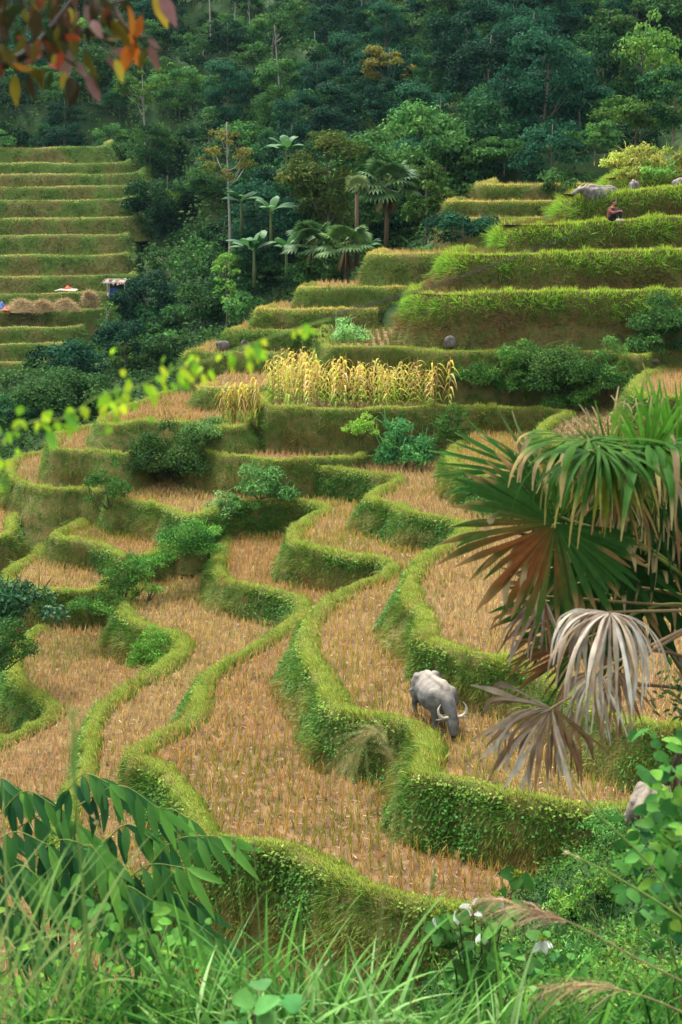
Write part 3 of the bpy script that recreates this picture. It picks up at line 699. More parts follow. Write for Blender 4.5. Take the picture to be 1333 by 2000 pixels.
# larger distinct trees in the middle
def big(label, px, py0, w_, h_, cols, d, nc=26, leaf=.3, name='broadleaf_tree', cat='tree', bark=BARK, crs=(.25, .42), flat=.75, base=.15, per=100):
    q = D(px, py0, d); H = h_/F*d; z = q[2]
    return tree(name, label, cat, H, w_/F*d/2, H*(1-base)*.46, H*base, cols, nc, leaf, max(.05, H*.018), bark, None, per, 0, crs, flat, (q[0], q[1], z))
big('big yellow green broadleaf tree left of the tall fan palm', 640, 480, 150, 225, [(.05, .10, .018), (.085, .14, .022), (.14, .17, .03)], 104, 34)
big('round light green tree right of the tall fan palm', 832, 470, 105, 145, LT, 101, 26)
big('deep green tree behind the tall fan palm', 720, 440, 130, 170, MD, 110, 28)
big('dark heart shaped tree below the two pale stems, left of the ochre tree', 330, 470, 130, 130, DK, 140, 24)
big('dome shaped dark shrub in the valley at the left', 152, 745, 108, 78, TL, 101, 22, .24, 'valley_bush', 'shrub', base=.03)
big('pair shaped dark bush at the left edge of the valley', 22, 845, 130, 80, DK, 92, 20, .24, 'valley_bush', 'shrub', base=.03)
big('wide green bush in the valley under the dome shaped shrub', 120, 800, 190, 60, MD, 93, 26, .24, 'valley_bush', 'shrub', base=.03)
big('bush with teal leaves beside the small field shelter', 290, 640, 120, 110, TL, 115, 24, .26, 'valley_bush', 'shrub', base=.05)
big('bright green bush under the slender spire tree', 480, 640, 80, 75, MD, 97, 18, .24, 'valley_bush', 'shrub', base=.03)
big('rounded bush between the shelter and the spire tree', 385, 640, 110, 90, MD, 103, 22, .25, 'valley_bush', 'shrub', base=.03)
big('dark bush in the hollow below the shelter', 250, 700, 110, 70, TL, 106, 20, .25, 'valley_bush', 'shrub', base=.03)
big('grey green bush at the left end of the mossy step', 330, 715, 110, 60, MD, 98, 20, .25, 'valley_bush', 'shrub', base=.03)
big('low hedge like bush at the foot of the fan palms', 625, 560, 110, 55, MD, 92, 20, .22, 'clipped_bush', 'shrub', base=.03)
big('round bush beside the upper small step, right of the tall fan palm', 820, 545, 115, 55, MD, 88, 20, .22, 'clipped_bush', 'shrub', base=.03)
big('dark bush overhanging the small green step left of the spur', 905, 475, 120, 55, TL, 88, 18, .24, 'clipped_bush', 'shrub', base=.03)
big('umbrella shaped tree above the bare soil bank', 985, 335, 105, 60, MD, 108, 20, .24, 'umbrella_tree', 'tree', flat=.45, base=.35)
big('little round shrub standing on the uppermost ochre step', 1086, 388, 62, 58, MD, 97, 16, .22, 'round_shrub', 'shrub', base=.05)
big('flat crowned small tree right of the umbrella shaped one', 1160, 315, 100, 75, MD, 108, 18, .24, 'umbrella_tree', 'tree', flat=.45, base=.3)
big('wide bright topped tree below the dark upper right corner', 1240, 285, 150, 85, LT, 112, 22, .26, 'umbrella_tree', 'tree', flat=.5, base=.3)
big('black green tree filling the right edge of the forest', 1315, 280, 120, 150, DK, 104, 30, .28, 'forest_tree')
# ---- fan palms and banana plants far off
M_palm = mat_leaf('palm_leaf', .3, .55, .15, noise=.15)
def fan_far(mb, hub, e1, e2, L, spread, cols, droop=.25, nseg=18):
    for k in range(nseg):
        a = (k/(nseg-1)-.5)*2*spread; d = math.cos(a)*e1+math.sin(a)*e2
        s = np.linspace(0, 1, 4); c = hub+d[None]*L*s[:, None]-np.array((0, 0, 1))*droop*L*(s**2.5)[:, None]
        sd_ = nrm(np.cross(d, np.cross(e1, e2))); wd = np.array((.02, .10, .085, .004))*L
        V = np.stack([c-sd_*wd[:, None], c+sd_*wd[:, None]], 1).reshape(-1, 3)
        mb.add(V, quads([[2*i, 2*i+1, 2*i+3, 2*i+2] for i in range(3)]), jit(np.tile(mixc(cols, [rng.random()]), (len(V), 1)), .08))
def fan_palm_far(label, px, py0, d, h_, r_, cols, nl=14, name='fan_palm', skirt=True, spear=False):
    q = D(px, py0, d); H = h_/F*d; rr = r_/F*d; root = empty(name, q, label, 'palm')
    mb = MB(); tube(mb, [(0, 0, -.5), (.02, 0, H*.5), (0, 0, H)], [.16, .13, .12], (.12, .085, .05), 8); mb.build('trunk', M_bark, root, True)
    mb = MB(); pb = MB()
    for k in range(nl):
        az = k*2.4+rng.normal(0, .2); el = rng.uniform(-.3, 1.15) if not spear else 1.2
        dd = np.array((math.cos(az)*math.cos(el), math.sin(az)*math.cos(el), math.sin(el)))
        hub = np.array((0, 0, H))+dd*rr*.55; tube(pb, [(0, 0, H), hub*.5+np.array((0, 0, H))*.5+[0, 0, .05], hub], .02, (.10, .14, .03), 5)
        e2 = nrm(np.cross(dd, (0, 0, 1.)));  fan_far(mb, hub, dd, e2, rr*.62, 1.9, cols, .35)
    if skirt:
        for k in range(7):
            az = k*.9; dd = nrm(np.array((math.cos(az)*.4, math.sin(az)*.4, -1))); fan_far(mb, np.array((0, 0, H))+dd*.3, dd, nrm(np.cross(dd, (1., .2, 0))), rr*.7, .5, [(.22, .17, .06), (.14, .09, .04)], .1, 7)
    pb.build('leaf_stalks', M_bark, root); mb.build('fronds', M_palm, root); return root
FP = [(.03, .085, .03), (.06, .14, .04), (.12, .2, .06)]
fan_palm_far('tall fan palm with a big round crown in the middle of the forest edge', 755, 475, 95, 108, 64, FP, 26)
fan_palm_far('slim fan palm with one pale upright leaf, left of the tall fan palm', 697, 505, 93, 120, 42, [(.14, .2, .07), (.2, .27, .10)], 5, skirt=False, spear=True)
fan_palm_far('short fan palm with a bright leaf near the small steps', 676, 535, 90, 52, 58, [(.06, .15, .04), (.14, .24, .06)], 14)
fan_palm_far('short dull fan palm left of the bright leaved one', 612, 545, 92, 62, 60, FP, 16)
fan_palm_far('bright green fan palm high in the dark forest', 990, 125, 160, 45, 50, [(.04, .13, .05), (.07, .2, .06)], 14, skirt=False)
def banana(label, px, py0, d, h_, n=8, cols=[(.02, .085, .022), (.045, .15, .035), (.09, .21, .06)]):
    q = D(px, py0, d); H = h_/F*d; root = empty('banana_plant', q, label, 'banana plant')
    mb = MB(); tube(mb, [(0, 0, -.4), (0, 0, H*.5)], [.14, .08], (.10, .13, .05), 8); mb.build('stem', M_bark, root, True)
    mb = MB()
    for k in range(n):
        az = k*2.4; el = rng.uniform(.5, 1.35); L = H*rng.uniform(.5, .75); s = np.linspace(0, 1, 9)
        dd = np.array((math.cos(az)*math.cos(el), math.sin(az)*math.cos(el), math.sin(el)))
        c = np.array((0, 0, H*.5))+dd*L*s[:, None]-np.array((0, 0, 1))*L*.45*(s**2.2)[:, None]; sd_ = nrm(np.cross(dd, (0, 0, 1.)))
        wd = L*.17*np.interp(s, [0, .15, .25, .6, .9, 1], [.06, .1, .8, 1, .6, .02])
        V = np.stack([c-sd_*wd[:, None]-np.array((0, 0, 1))*wd[:, None]*.35, c, c+sd_*wd[:, None]-np.array((0, 0, 1))*wd[:, None]*.35], 1).reshape(-1, 3)
        Qs = [[3*i+a, 3*i+a+1, 3*i+a+4, 3*i+a+3] for i in range(8) for a in (0, 1)]
        mb.add(V, quads(Qs), jit(np.tile(mixc(cols, [rng.random()]), (len(V), 1)), .06))
    mb.build('leaves', M_gloss, root, True)
banana('banana plant with two upright leaves above the yellow green tree', 560, 350, 116, 105)
banana('banana plant right of the pale forked trunk', 472, 445, 110, 95)
banana('banana plant with broad ragged leaves at the lower edge of the forest', 497, 550, 98, 115, 10)
banana('small banana plant in the hollow left of the fan palms', 560, 530, 100, 85, 8)

# ------------------------------------------------------------------ shrubs and creepers on the terraces
def shrub(label, px, py, w_, h_, cols, z=None, d=None, nc=16, leaf=.07, name='shrub', per=None, depth=.7, mat=None, cat='shrub', stems=5, jitc=.25):
    q = P(px, py, z) if z is not None else D(px, py, d); sc = np.linalg.norm(q)/F; rx = w_*sc/2; h = h_*sc
    root = empty(name, q, label, cat); cl = []; sm = MB()
    for k in range(nc):
        a = rng.uniform(0, 6.28); r = rng.uniform(0, 1)**.5*rng.choice([1, 1, 1, 1.25]); x, y = rx*r*math.cos(a)*.8, rx*depth*r*math.sin(a)*.8
        zc = h*(1-r**2*.55)*rng.uniform(.08, .8); cl.append((x, y, zc*rng.choice([1, 1, 1.25]), rng.uniform(.14, .40)*min(rx, h*1.3)))
        if k < stems: tube(sm, [(x*.2, y*.2, -.15), (x*.7, y*.7, zc*.5), (x, y, zc)], [.025, .018, .01], (.10, .08, .05), 5)
    sm.build('stems', M_bark, root)
    mb = MB(); cols = [tuple(min(1, v*1.45) for v in c) for c in cols]; crown(mb, cl, per or 70/leaf**1.3, leaf, cols, .8, .4, jitc)
    nb = int(90*w_/100); c_ = np.array(cl)[rng.integers(0, len(cl), nb)]; dv = rng.normal(0, .5, (nb, 3)); dv[:, 2] = 1
    blades(mb, c_[:, :3]+rng.normal(0, .5, (nb, 3))*c_[:, 3:4], dv, h*rng.uniform(.2, .5, nb), leaf*.28, jit(mixc(cols, rng.random(nb)), .2), rng.normal(0, .3, (nb, 3))-[0, 0, .2], 3)
    for k in range(2):
        j = cl[rng.integers(0, len(cl))]; tube(sm2 if 0 else mb, [(j[0]*.6, j[1]*.6, j[2]*.5), (j[0], j[1], j[2]+j[3]*1.1), (j[0]*1.15, j[1]*1.1, j[2]+j[3]*1.5)], [.008, .006, .003], (.16, .13, .08), 4)
    mb.build('foliage', mat or M_foliage, root)
    return root
shrub('big tangled dark bush in the gully above the left terraces', 330, 925, 200, 105, [(.02, .05, .014), (.04, .10, .02), (.09, .15, .03)], d=58.4, nc=40, leaf=.11)
shrub('lighter bush on the right shoulder of the big tangled bush', 415, 850, 120, 45, [(.06, .14, .03), (.10, .20, .05), (.14, .24, .06)], d=59.2, nc=20, leaf=.10)
shrub('bush spilling down the gully left of the straight stubble terrace', 215, 985, 95, 105, [(.02, .07, .015), (.045, .12, .02), (.07, .16, .025)], d=55.4, nc=22, leaf=.10)
shrub('leafy bush at the lower end of the gully beside the far left rim', 245, 935, 70, 60, MD, d=59, nc=14, leaf=.10)
shrub('shrub hanging in the gully under the curved left terrace', 235, 1180, 90, 95, [(.02, .075, .015), (.05, .13, .02), (.08, .18, .03)], d=47.5, nc=20, leaf=.085)
shrub('flowering looking bright shrub at the fork of the gully', 290, 1165, 60, 55, [(.05, .13, .02), (.09, .19, .03), (.14, .24, .05)], d=47.5, nc=10, leaf=.085)
shrub('creeping shrub band between the two central stubble terraces', 365, 1075, 130, 70, [(.02, .08, .016), (.05, .14, .022), (.085, .19, .03)], d=49.5, nc=24, leaf=.085)
shrub('low creeper joining the shrub band to the terrace corner', 400, 1052, 100, 45, [(.03, .10, .018), (.06, .16, .024), (.10, .21, .035)], d=51, nc=18, leaf=.085)
shrub('low creeper at the lower left end of the shrub band', 305, 1108, 95, 42, [(.03, .10, .018), (.06, .16, .024), (.10, .21, .035)], d=48.6, nc=16, leaf=.085)
shrub('dark leafy shrub under the right end of the second left terrace', 262, 1130, 70, 60, [(.02, .08, .016), (.05, .14, .022), (.08, .18, .03)], d=47.8, nc=16, leaf=.085)
shrub('leafy creeper draped on the corner above the ferny shrub', 470, 1000, 90, 40, [(.03, .10, .02), (.06, .16, .03), (.10, .21, .04)], d=54.6, nc=14, leaf=.09)
shrub('ferny shrub climbing the corner above the shrub band', 430, 1010, 90, 55, [(.05, .12, .03), (.09, .18, .05), (.14, .24, .08)], d=54, nc=16, leaf=.10)
shrub('tangled green shrub on the bulging bank of the lower left terrace', 300, 1305, 105, 95, [(.04, .12, .016), (.08, .19, .024), (.13, .26, .035)], d=42.5, nc=24, leaf=.075)
shrub('fern patch on the mossy wall under the curved narrow terrace', 510, 968, 120, 62, [(.04, .12, .03), (.07, .17, .04), (.11, .22, .06)], d=55.0, nc=20, leaf=.12)
shrub('creeper with broad teal leaves on the bank below the maize', 790, 905, 130, 105, [(.02, .08, .03), (.04, .13, .035), (.07, .18, .04)], d=57.2, nc=28, leaf=.13)
shrub('bright weed mound on the bank edge below the maize', 705, 850, 85, 55, [(.08, .17, .02), (.13, .24, .03), (.18, .28, .04)], d=57.6, nc=14, leaf=.10)
shrub('weedy clump at the right end of the bank below the maize', 880, 870, 90, 85, [(.03, .10, .02), (.06, .15, .025), (.10, .19, .03)], d=56.6, nc=18, leaf=.11)
shrub('wide mound of ferns and grass on the dark bank right of the maize', 1085, 760, 180, 100, [(.025, .08, .018), (.05, .13, .025), (.10, .19, .04)], d=60.2, nc=34, leaf=.12)
shrub('ferny clump left of the wide mound on the dark bank', 985, 765, 120, 85, [(.03, .10, .02), (.06, .15, .025), (.12, .22, .03)], d=60.4, nc=22, leaf=.12)
shrub('dark shrub over the low dry stone wall', 925, 752, 90, 60, [(.025, .09, .018), (.05, .14, .025), (.10, .2, .035)], d=60.6, nc=20, leaf=.11)
shrub('shrub with pale tips at the right end of the dark bank', 1185, 765, 110, 95, [(.025, .08, .018), (.05, .13, .025), (.10, .19, .04)], d=60.0, nc=24, leaf=.11)
shrub('low ferny growth along the top of the dark bank', 1040, 712, 150, 40, [(.04, .12, .02), (.07, .18, .03), (.13, .25, .04)], d=61.0, nc=24, leaf=.11)
shrub('trailing growth right of centre along the foot of the dark bank', 1130, 795, 120, 40, [(.03, .09, .018), (.05, .13, .022), (.09, .18, .03)], d=59.4, nc=20, leaf=.10)
shrub('bush at the right edge on the lowest spur step', 1300, 690, 150, 110, [(.02, .07, .02), (.045, .12, .025), (.08, .17, .04)], d=61.5, nc=28, leaf=.12)
shrub('dark broad leaved bush at the left edge beside the lowest stubble field', 38, 1215, 165, 105, [(.008, .04, .014), (.018, .075, .022), (.05, .12, .05)], d=42.0, nc=26, leaf=.17, mat=M_gloss)
shrub('grassy green bush below the dark broad leaved one at the left edge', 0, 1300, 130, 110, [(.03, .10, .02), (.06, .16, .03), (.10, .2, .04)], d=40.0, nc=20, leaf=.09)
shrub('small bush at the lower right end of the pinched gully', 180, 1195, 100, 35, [(.03, .10, .02), (.06, .15, .025), (.10, .2, .03)], d=46.0, nc=14, leaf=.08)
shrub('low shrub behind the tip of the straw lipped steps', 625, 690, 40, 65, [(.05, .08, .02), (.08, .11, .03)], d=66, nc=10, leaf=.11)
shrub('pale green grass mound left of the spur nose', 680, 680, 100, 65, [(.10, .2, .06), (.13, .26, .08), (.18, .28, .09)], d=69, nc=18, leaf=.12)
# ---- maize
M_maize = mat_leaf('dry_maize_leaf', .3, .7, .15, noise=.2)
def maize(label, group, H=1.95, cols=None):
    root = empty('maize_plant', (0, 0, 0), label, 'maize', group)
    cols = cols or [(.62, .48, .16), (.60, .50, .06), (.36, .44, .05), (.50, .28, .09), (.72, .58, .26)]
    mb = MB(); tube(mb, [(0, 0, -.1), (.02, 0, H*.5), (.05, .02, H)], [.02, .016, .006], (.36, .26, .08), 6); mb.build('stalk', M_bark, root)
    mb = MB()
    for k in range(13):
        z0 = H*(.12+.065*k); az = k*math.pi+rng.normal(0, .5); L = rng.uniform(.5, .85); el = rng.uniform(.8, 1.4)
        dd = np.array([[math.cos(az)*math.cos(el), math.sin(az)*math.cos(el), math.sin(el)]])
        blades(mb, [[.03, 0, z0]], dd, L, .085, jit(mixc(cols, [rng.random()]), .1)*(np.array((.62, 1, .6)) if k < 4 else 1), np.array([[math.cos(az)*.25, math.sin(az)*.25, -1.15-rng.uniform(0, .5)]]), 6, nrm(np.array([[-math.sin(az), math.cos(az), .2]])))
    mb.build('leaves', M_maize, root)
    mb = MB(); tube(mb, [(.03, .01, H*.5), (.09, .03, H*.62)], [.03, .012], (.5, .4, .16), 6); mb.build('cob', M_maize, root)
    return root
GM = 'dried maize plants on the middle terrace'
mz = [maize('withered yellow maize plant in the stand on the middle terrace', GM), maize('withered yellow maize plant in the stand on the middle terrace', GM, 2.1), maize('withered yellow maize plant in the stand on the middle terrace', GM, 1.8, [(.42, .48, .05), (.6, .54, .07), (.30, .42, .05), (.58, .40, .12)])]
GM2 = 'dried maize plants in the small left patch'
first = [True]*3
def put(src, k, loc, sc, lab=None, grp=None, fl=None):
    if fl[k]: fl[k] = False; o = src[k]; o.location = loc; o.scale = (sc,)*3; o.rotation_euler = (0, 0, rng.uniform(0, 6.28))
    else: o = copy_tree(src[k], loc, rng.uniform(0, 6.28), sc)
    if lab: o['label'] = lab; o['group'] = grp
    return o
cnt = 0
for row, (yb, xa, xb, n) in enumerate([(798, 555, 875, 30), (790, 530, 890, 33), (782, 520, 885, 33), (774, 520, 880, 31), (765, 530, 870, 29), (756, 545, 860, 25)]):
    for k in range(n):
        px = xa+(xb-xa)*(k+.5)/n+rng.normal(0, 4); py = yb+rng.normal(0, 2.5)
        if row == 0 and rng.random() < .25: continue
        q = P(px, py, -7.97); put(mz, int(rng.integers(0, 3)), q, rng.uniform(.8, 1.12), fl=first)
for k in range(26):
    px, py = rng.uniform(435, 508), rng.uniform(822, 838); q = D(px, py, 59.5+rng.normal(0, .5)); q[2] = -9.75+.3
    put(mz, int(rng.integers(0, 3)), D(px, py, 60.5), rng.uniform(.75, 1.0), 'bleached maize plant in the small patch left of the main stand', GM2, first)

# yellow green weeds, taller on the raised plot; low plants on the soil bank
YG = [(.14, .22, .03), (.24, .28, .05), (.32, .30, .07)]
for k, (px, py, w_, h_) in enumerate(((1215,325,70,40),(1260,330,80,55),(1310,335,80,50),(1350,330,80,60),(1235,345,60,25),(1290,350,90,30))):
    shrub(['pale weeds at the left end of the raised weedy plot', 'tall yellow weeds in the middle of the raised plot', 'dense yellow green weeds near the right edge of the raised plot', 'tall weeds cut by the right edge on the raised plot', 'low bright grass tuft on the lip of the raised plot', 'bright green low plants before the tall yellow weeds'][k], px, py, w_, h_, YG if k != 5 else LT, d=84-k*.9, nc=14, leaf=.16, name='weed_clump', cat='weeds')

banana('tall banana plant with torn leaves between the pale forked tree and the fan palms', 530, 470, 104, 105, 9)
banana('banana plant half hidden at the foot of the tall fan palm', 720, 520, 96, 75, 8)
# ------------------------------------------------------------------ animals and people: one continuous skin each
def mat_skin(name, stops, hi=None, scale=3, rough=.8, bump=.6):
    """hide or cloth: noise mottling; hi = (colour, z0, z1): dried mud or dust lying on the upper body"""
    m, t, out = mat_new(name); L = t.links.new
    tc = N_(t, 'ShaderNodeTexCoord'); nz = N_(t, 'ShaderNodeTexNoise', Scale=scale, Detail=7.); L(tc.outputs['Object'], nz.inputs['Vector'])
    c = ramp(t, nz.outputs['Fac'], stops)
    if hi:
        sp = N_(t, 'ShaderNodeSeparateXYZ'); L(tc.outputs['Object'], sp.inputs[0])
        mr = N_(t, 'ShaderNodeMapRange'); L(sp.outputs[2], mr.inputs[0]); mr.inputs[1].default_value = hi[1]; mr.inputs[2].default_value = hi[2]
        n2 = N_(t, 'ShaderNodeTexNoise', Scale=2.6, Detail=4.); L(tc.outputs['Object'], n2.inputs['Vector'])
        mm = N_(t, 'ShaderNodeMath', operation='MULTIPLY'); L(mr.outputs[0], mm.inputs[0])
        m3 = N_(t, 'ShaderNodeMapRange'); m3.inputs[1].default_value = .35; m3.inputs[2].default_value = .6; L(n2.outputs['Fac'], m3.inputs[0]); L(m3.outputs[0], mm.inputs[1])
        mx = N_(t, 'ShaderNodeMix', data_type='RGBA'); L(mm.outputs[0], mx.inputs[0]); L(c, mx.inputs[6]); mx.inputs[7].default_value = hi[0]+(1,); c = mx.outputs[2]
    b = N_(t, 'ShaderNodeBsdfPrincipled'); L(c, b.inputs['Base Color']); b.inputs['Roughness'].default_value = rough; b.inputs['Specular IOR Level'].default_value = .25
    n3 = N_(t, 'ShaderNodeTexNoise', Scale=scale*9, Detail=4.); L(tc.outputs['Object'], n3.inputs['Vector'])
    bp = N_(t, 'ShaderNodeBump', Strength=bump); bp.inputs['Distance'].default_value = .02; L(n3.outputs['Fac'], bp.inputs['Height']); L(bp.outputs[0], b.inputs['Normal'])
    L(b.outputs[0], out.inputs[0]); return m
def skinned(name, parts, mat, parent, voxel=.02, it=6):
    """parts: tubes (points, radii) and balls; fused into one continuous surface"""
    mb = MB()
    for p in parts:
        if p[0] == 't':
            pts = crom(p[1], .06); rr = np.asarray(p[2], float); k = np.linspace(0, 1, len(pts)); k0 = np.linspace(0, 1, len(p[1]))
            # radii follow the control points by arc length
            cp = np.asarray(p[1], float); arc = np.concatenate([[0], np.cumsum(np.linalg.norm(np.diff(cp, axis=0), axis=1))]); arc /= arc[-1]
            a2 = np.concatenate([[0], np.cumsum(np.linalg.norm(np.diff(pts, axis=0), axis=1))]); a2 /= a2[-1]
            if rr.ndim == 1: rad = np.interp(a2, arc, rr)
            else: rad = np.stack([np.interp(a2, arc, rr[:, 0]), np.interp(a2, arc, rr[:, 1])], 1)
            tube(mb, pts, rad, (.1, .1, .1), 16)
        else:
            th, ph = np.meshgrid(np.linspace(0, 2*np.pi, 16, endpoint=False), np.linspace(0, np.pi, 10))
            s = np.stack([np.cos(th)*np.sin(ph), np.sin(th)*np.sin(ph), np.cos(ph)], -1).reshape(-1, 3)
            Rm = np.array(Matrix.Rotation(p[3] if len(p) > 3 else 0, 3, 'X')); V = (s*np.asarray(p[2]))@Rm.T+np.asarray(p[1])
            i = np.arange(9)[:, None]*16; j = np.arange(16)[None]; Q = np.stack([i+j, i+(j+1) % 16, i+16+(j+1) % 16, i+16+j], -1).reshape(-1, 4)
            mb.add(V, quads(Q)[:, ::-1], (.1, .1, .1))
    o = mb.build(name, mat, parent, True)
    m = o.modifiers.new('fuse', 'REMESH'); m.mode = 'VOXEL'; m.voxel_size = voxel; m.use_smooth_shade = True
    s = o.modifiers.new('soft', 'SMOOTH'); s.factor = .5; s.iterations = it
    return o
HIDE = mat_skin('buffalo_hide', [(.3, (.04, .039, .038)), (.5, (.10, .097, .092)), (.7, (.21, .19, .165))], ((.33, .28, .21), .90, 1.25), 3.5)
HIDE2 = mat_skin('buffalo_hide_dusty', [(.3, (.05, .044, .036)), (.5, (.11, .095, .075)), (.7, (.18, .155, .12))], ((.22, .175, .125), .7, 1.2), 3.5)
HORN = mat_skin('horn', [(.3, (.24, .2, .15)), (.6, (.50, .46, .38))], None, 9, .5, .2)
DARK = mat_skin('hoof_and_muzzle', [(.3, (.012, .011, .010)), (.7, (.035, .03, .028))], None, 6, .5, .1)
def buffalo(label, loc, yaw, sc=1., graze=True, hide=None, horns=True, head_up=0.):
    root = empty('water_buffalo', loc, label, 'buffalo'); root.rotation_euler = (0, 0, yaw); root.scale = sc if isinstance(sc, tuple) else (sc,)*3
    B = [('t', [(0,-.98,.86),(0,-.88,.90),(0,-.66,.90),(0,-.36,.82),(0,.0,.76),(0,.30,.78),(0,.56,.83),(0,.74,.84)], [(.10,.14),(.21,.24),(.30,.29),(.37,.37),(.41,.42),(.37,.42),(.28,.37),(.19,.27)]),
         ('b', (.21,-.66,1.10), (.10,.16,.09)), ('b', (-.21,-.66,1.10), (.10,.16,.09)),
         ('t', [(0,-.92,1.02),(0,-.6,1.17),(0,-.2,1.16),(0,.2,1.18),(0,.5,1.22),(0,.72,1.08)], [.06,.09,.08,.09,.10,.08]),
         ('b', (.24,.42,.80), (.13,.20,.30)), ('b', (-.24,.42,.80), (.13,.20,.30)),
         ('b', (.22,-.66,.82), (.15,.24,.30)), ('b', (-.22,-.66,.82), (.15,.24,.30))]
    for s, dy in ((1, .06), (-1, -.10)):
        B += [('t', [(.21*s,.46,.74),(.21*s,.46+dy*.4,.52),(.20*s,.47+dy,.34),(.20*s,.47+dy,.16),(.20*s,.49+dy,.02)], [.13,.095,.07,.052,.07])]
        B += [('t', [(.23*s,-.66,.74),(.24*s,-.56-dy*.3,.54),(.23*s,-.74-dy,.36),(.23*s,-.71-dy,.16),(.23*s,-.68-dy,.02)], [.20,.13,.07,.052,.07])]
    if graze: A = np.array([(0,.66,.86),(0,.86,.76),(0,1.02,.60),(0,1.09,.46)]); hd = np.array([(0,1.06,.50),(0,1.13,.38),(0,1.19,.22),(0,1.23,.09)]); 
    else: A = np.array([(0,.62,.92),(0,.86,.98),(0,1.02,1.02),(0,1.10,1.02)]); hd = np.array([(0,1.06,1.05),(0,1.20,.98),(0,1.38,.86),(0,1.48,.78)])
    B += [('t', A, [(.19,.28),(.15,.22),(.125,.17),(.11,.13)]), ('t', hd, [(.15,.12),(.145,.125),(.105,.10),(.09,.07)])]
    f = nrm(hd[2]-hd[0]); upv = nrm(np.cross((1., 0, 0), f)); 
    if upv[1] < 0 and graze: upv = -upv
    q = hd[0]
    for s in (1, -1):
        e0 = q+np.array((.10*s, -.03, -.02 if graze else .0))
        B.append(('t', [e0, e0+[.10*s, -.02, -.0], e0+[.21*s, -.02, -.01], e0+[.29*s, -.0, .0]], [(.035,.025),(.07,.025),(.065,.022),(.02,.014)]))
    skinned('body', B, hide or HIDE, root, .022, 7)
    mb = MB()
    if horns:
        for s in (1, -1):
            b0 = q+np.array((.085*s, .03, .04))
            pp = np.array([(0,0,0),(.12*s,.02,.0),(.21*s,.02,.07),(.245*s,.0,.18),(.22*s,-.03,.28),(.175*s,-.05,.34)]) if graze else np.array([(0,0,0),(.13*s,-.04,.02),(.22*s,-.12,.08),(.23*s,-.22,.17),(.16*s,-.32,.25),(.11*s,-.36,.28)])
            c = crom(b0+pp, .02); h = MB(); tube(h, c, np.interp(np.linspace(0, 1, len(c)), [0, .5, 1], [.045, .035, .007]), (.5, .5, .45), 10)
            h.build('horn', HORN, root, True)
    tl = MB(); tube(tl, crom([(0,-1.0,.98),(0,-1.07,.8),(.02,-1.06,.55),(.03,-1.02,.32)], .06), .022, (.1, .1, .1), 7); tube(tl, crom([(.03,-1.02,.36),(.035,-1.01,.26),(.03,-1.0,.16)], .04), np.array([.03,.05,.012]) if False else .03, (.05, .05, .05), 7)
    tl.build('tail', DARK if not horns else (hide or HIDE), root, True)
    mz_ = MB(); th, ph = np.meshgrid(np.linspace(0, 2*np.pi, 12, endpoint=False), np.linspace(0, np.pi, 8)); s_ = np.stack([np.cos(th)*np.sin(ph), np.sin(th)*np.sin(ph), np.cos(ph)], -1).reshape(-1, 3)
    i = np.arange(7)[:, None]*12; j = np.arange(12)[None]; Qs = quads(np.stack([i+j, i+12+j, i+12+(j+1) % 12, i+(j+1) % 12], -1).reshape(-1, 4))
    mz_.add(s_*[.08, .06, .055]+hd[3]+f*.0, Qs, (.02,)*3); mz_.build('muzzle', DARK, root, True)
    for s in (1, -1):
        e = MB(); e.add(s_*[.022, .022, .026]+hd[1]+np.array((.112*s, 0, 0))+upv*.045, Qs, (.02,)*3); e.build('eye', DARK, root, True)
        for lp in ((.20*s, .49+(.06 if s > 0 else -.10), .035), (.23*s, -.68-(.06 if s > 0 else -.10), .035)):
            e = MB(); tube(e, [np.array(lp)+[0, .01, -.05], np.array(lp)+[0, 0, .04]], [.085, .07], (.02,)*3, 10); e.build('hoof', DARK, root, True)
    return root
bp_ = P(851, 1413, -11.12)
buffalo('grey water buffalo grazing on the stubble, curved white horns towards the camera', bp_, R(180+19), (1.02, .86, .88))
q = D(1172, 372, 72.5); buffalo('grey buffalo lying behind the top grassy lip, one big horn showing at left', q-np.array((.0, 0, 1.0)), R(104), 1.0, graze=False)
q = D(1239, 356, 76); buffalo('small grey buffalo calf whose back just shows above the top grassy lip', q-np.array((0, 0, .72)), R(160), .66, horns=False)
q = D(1338, 352, 76); buffalo('light grey buffalo cut by the right edge on the top of the spur', q-np.array((-.3, 0, 1.12)), R(-80), 1.0)
q = D(1274, 1538, 24.2); buffalo('brownish buffalo at the right edge seen from behind among the bushes', q-np.array((.06, 0, 1.0)), R(-20), .86, hide=HIDE2)

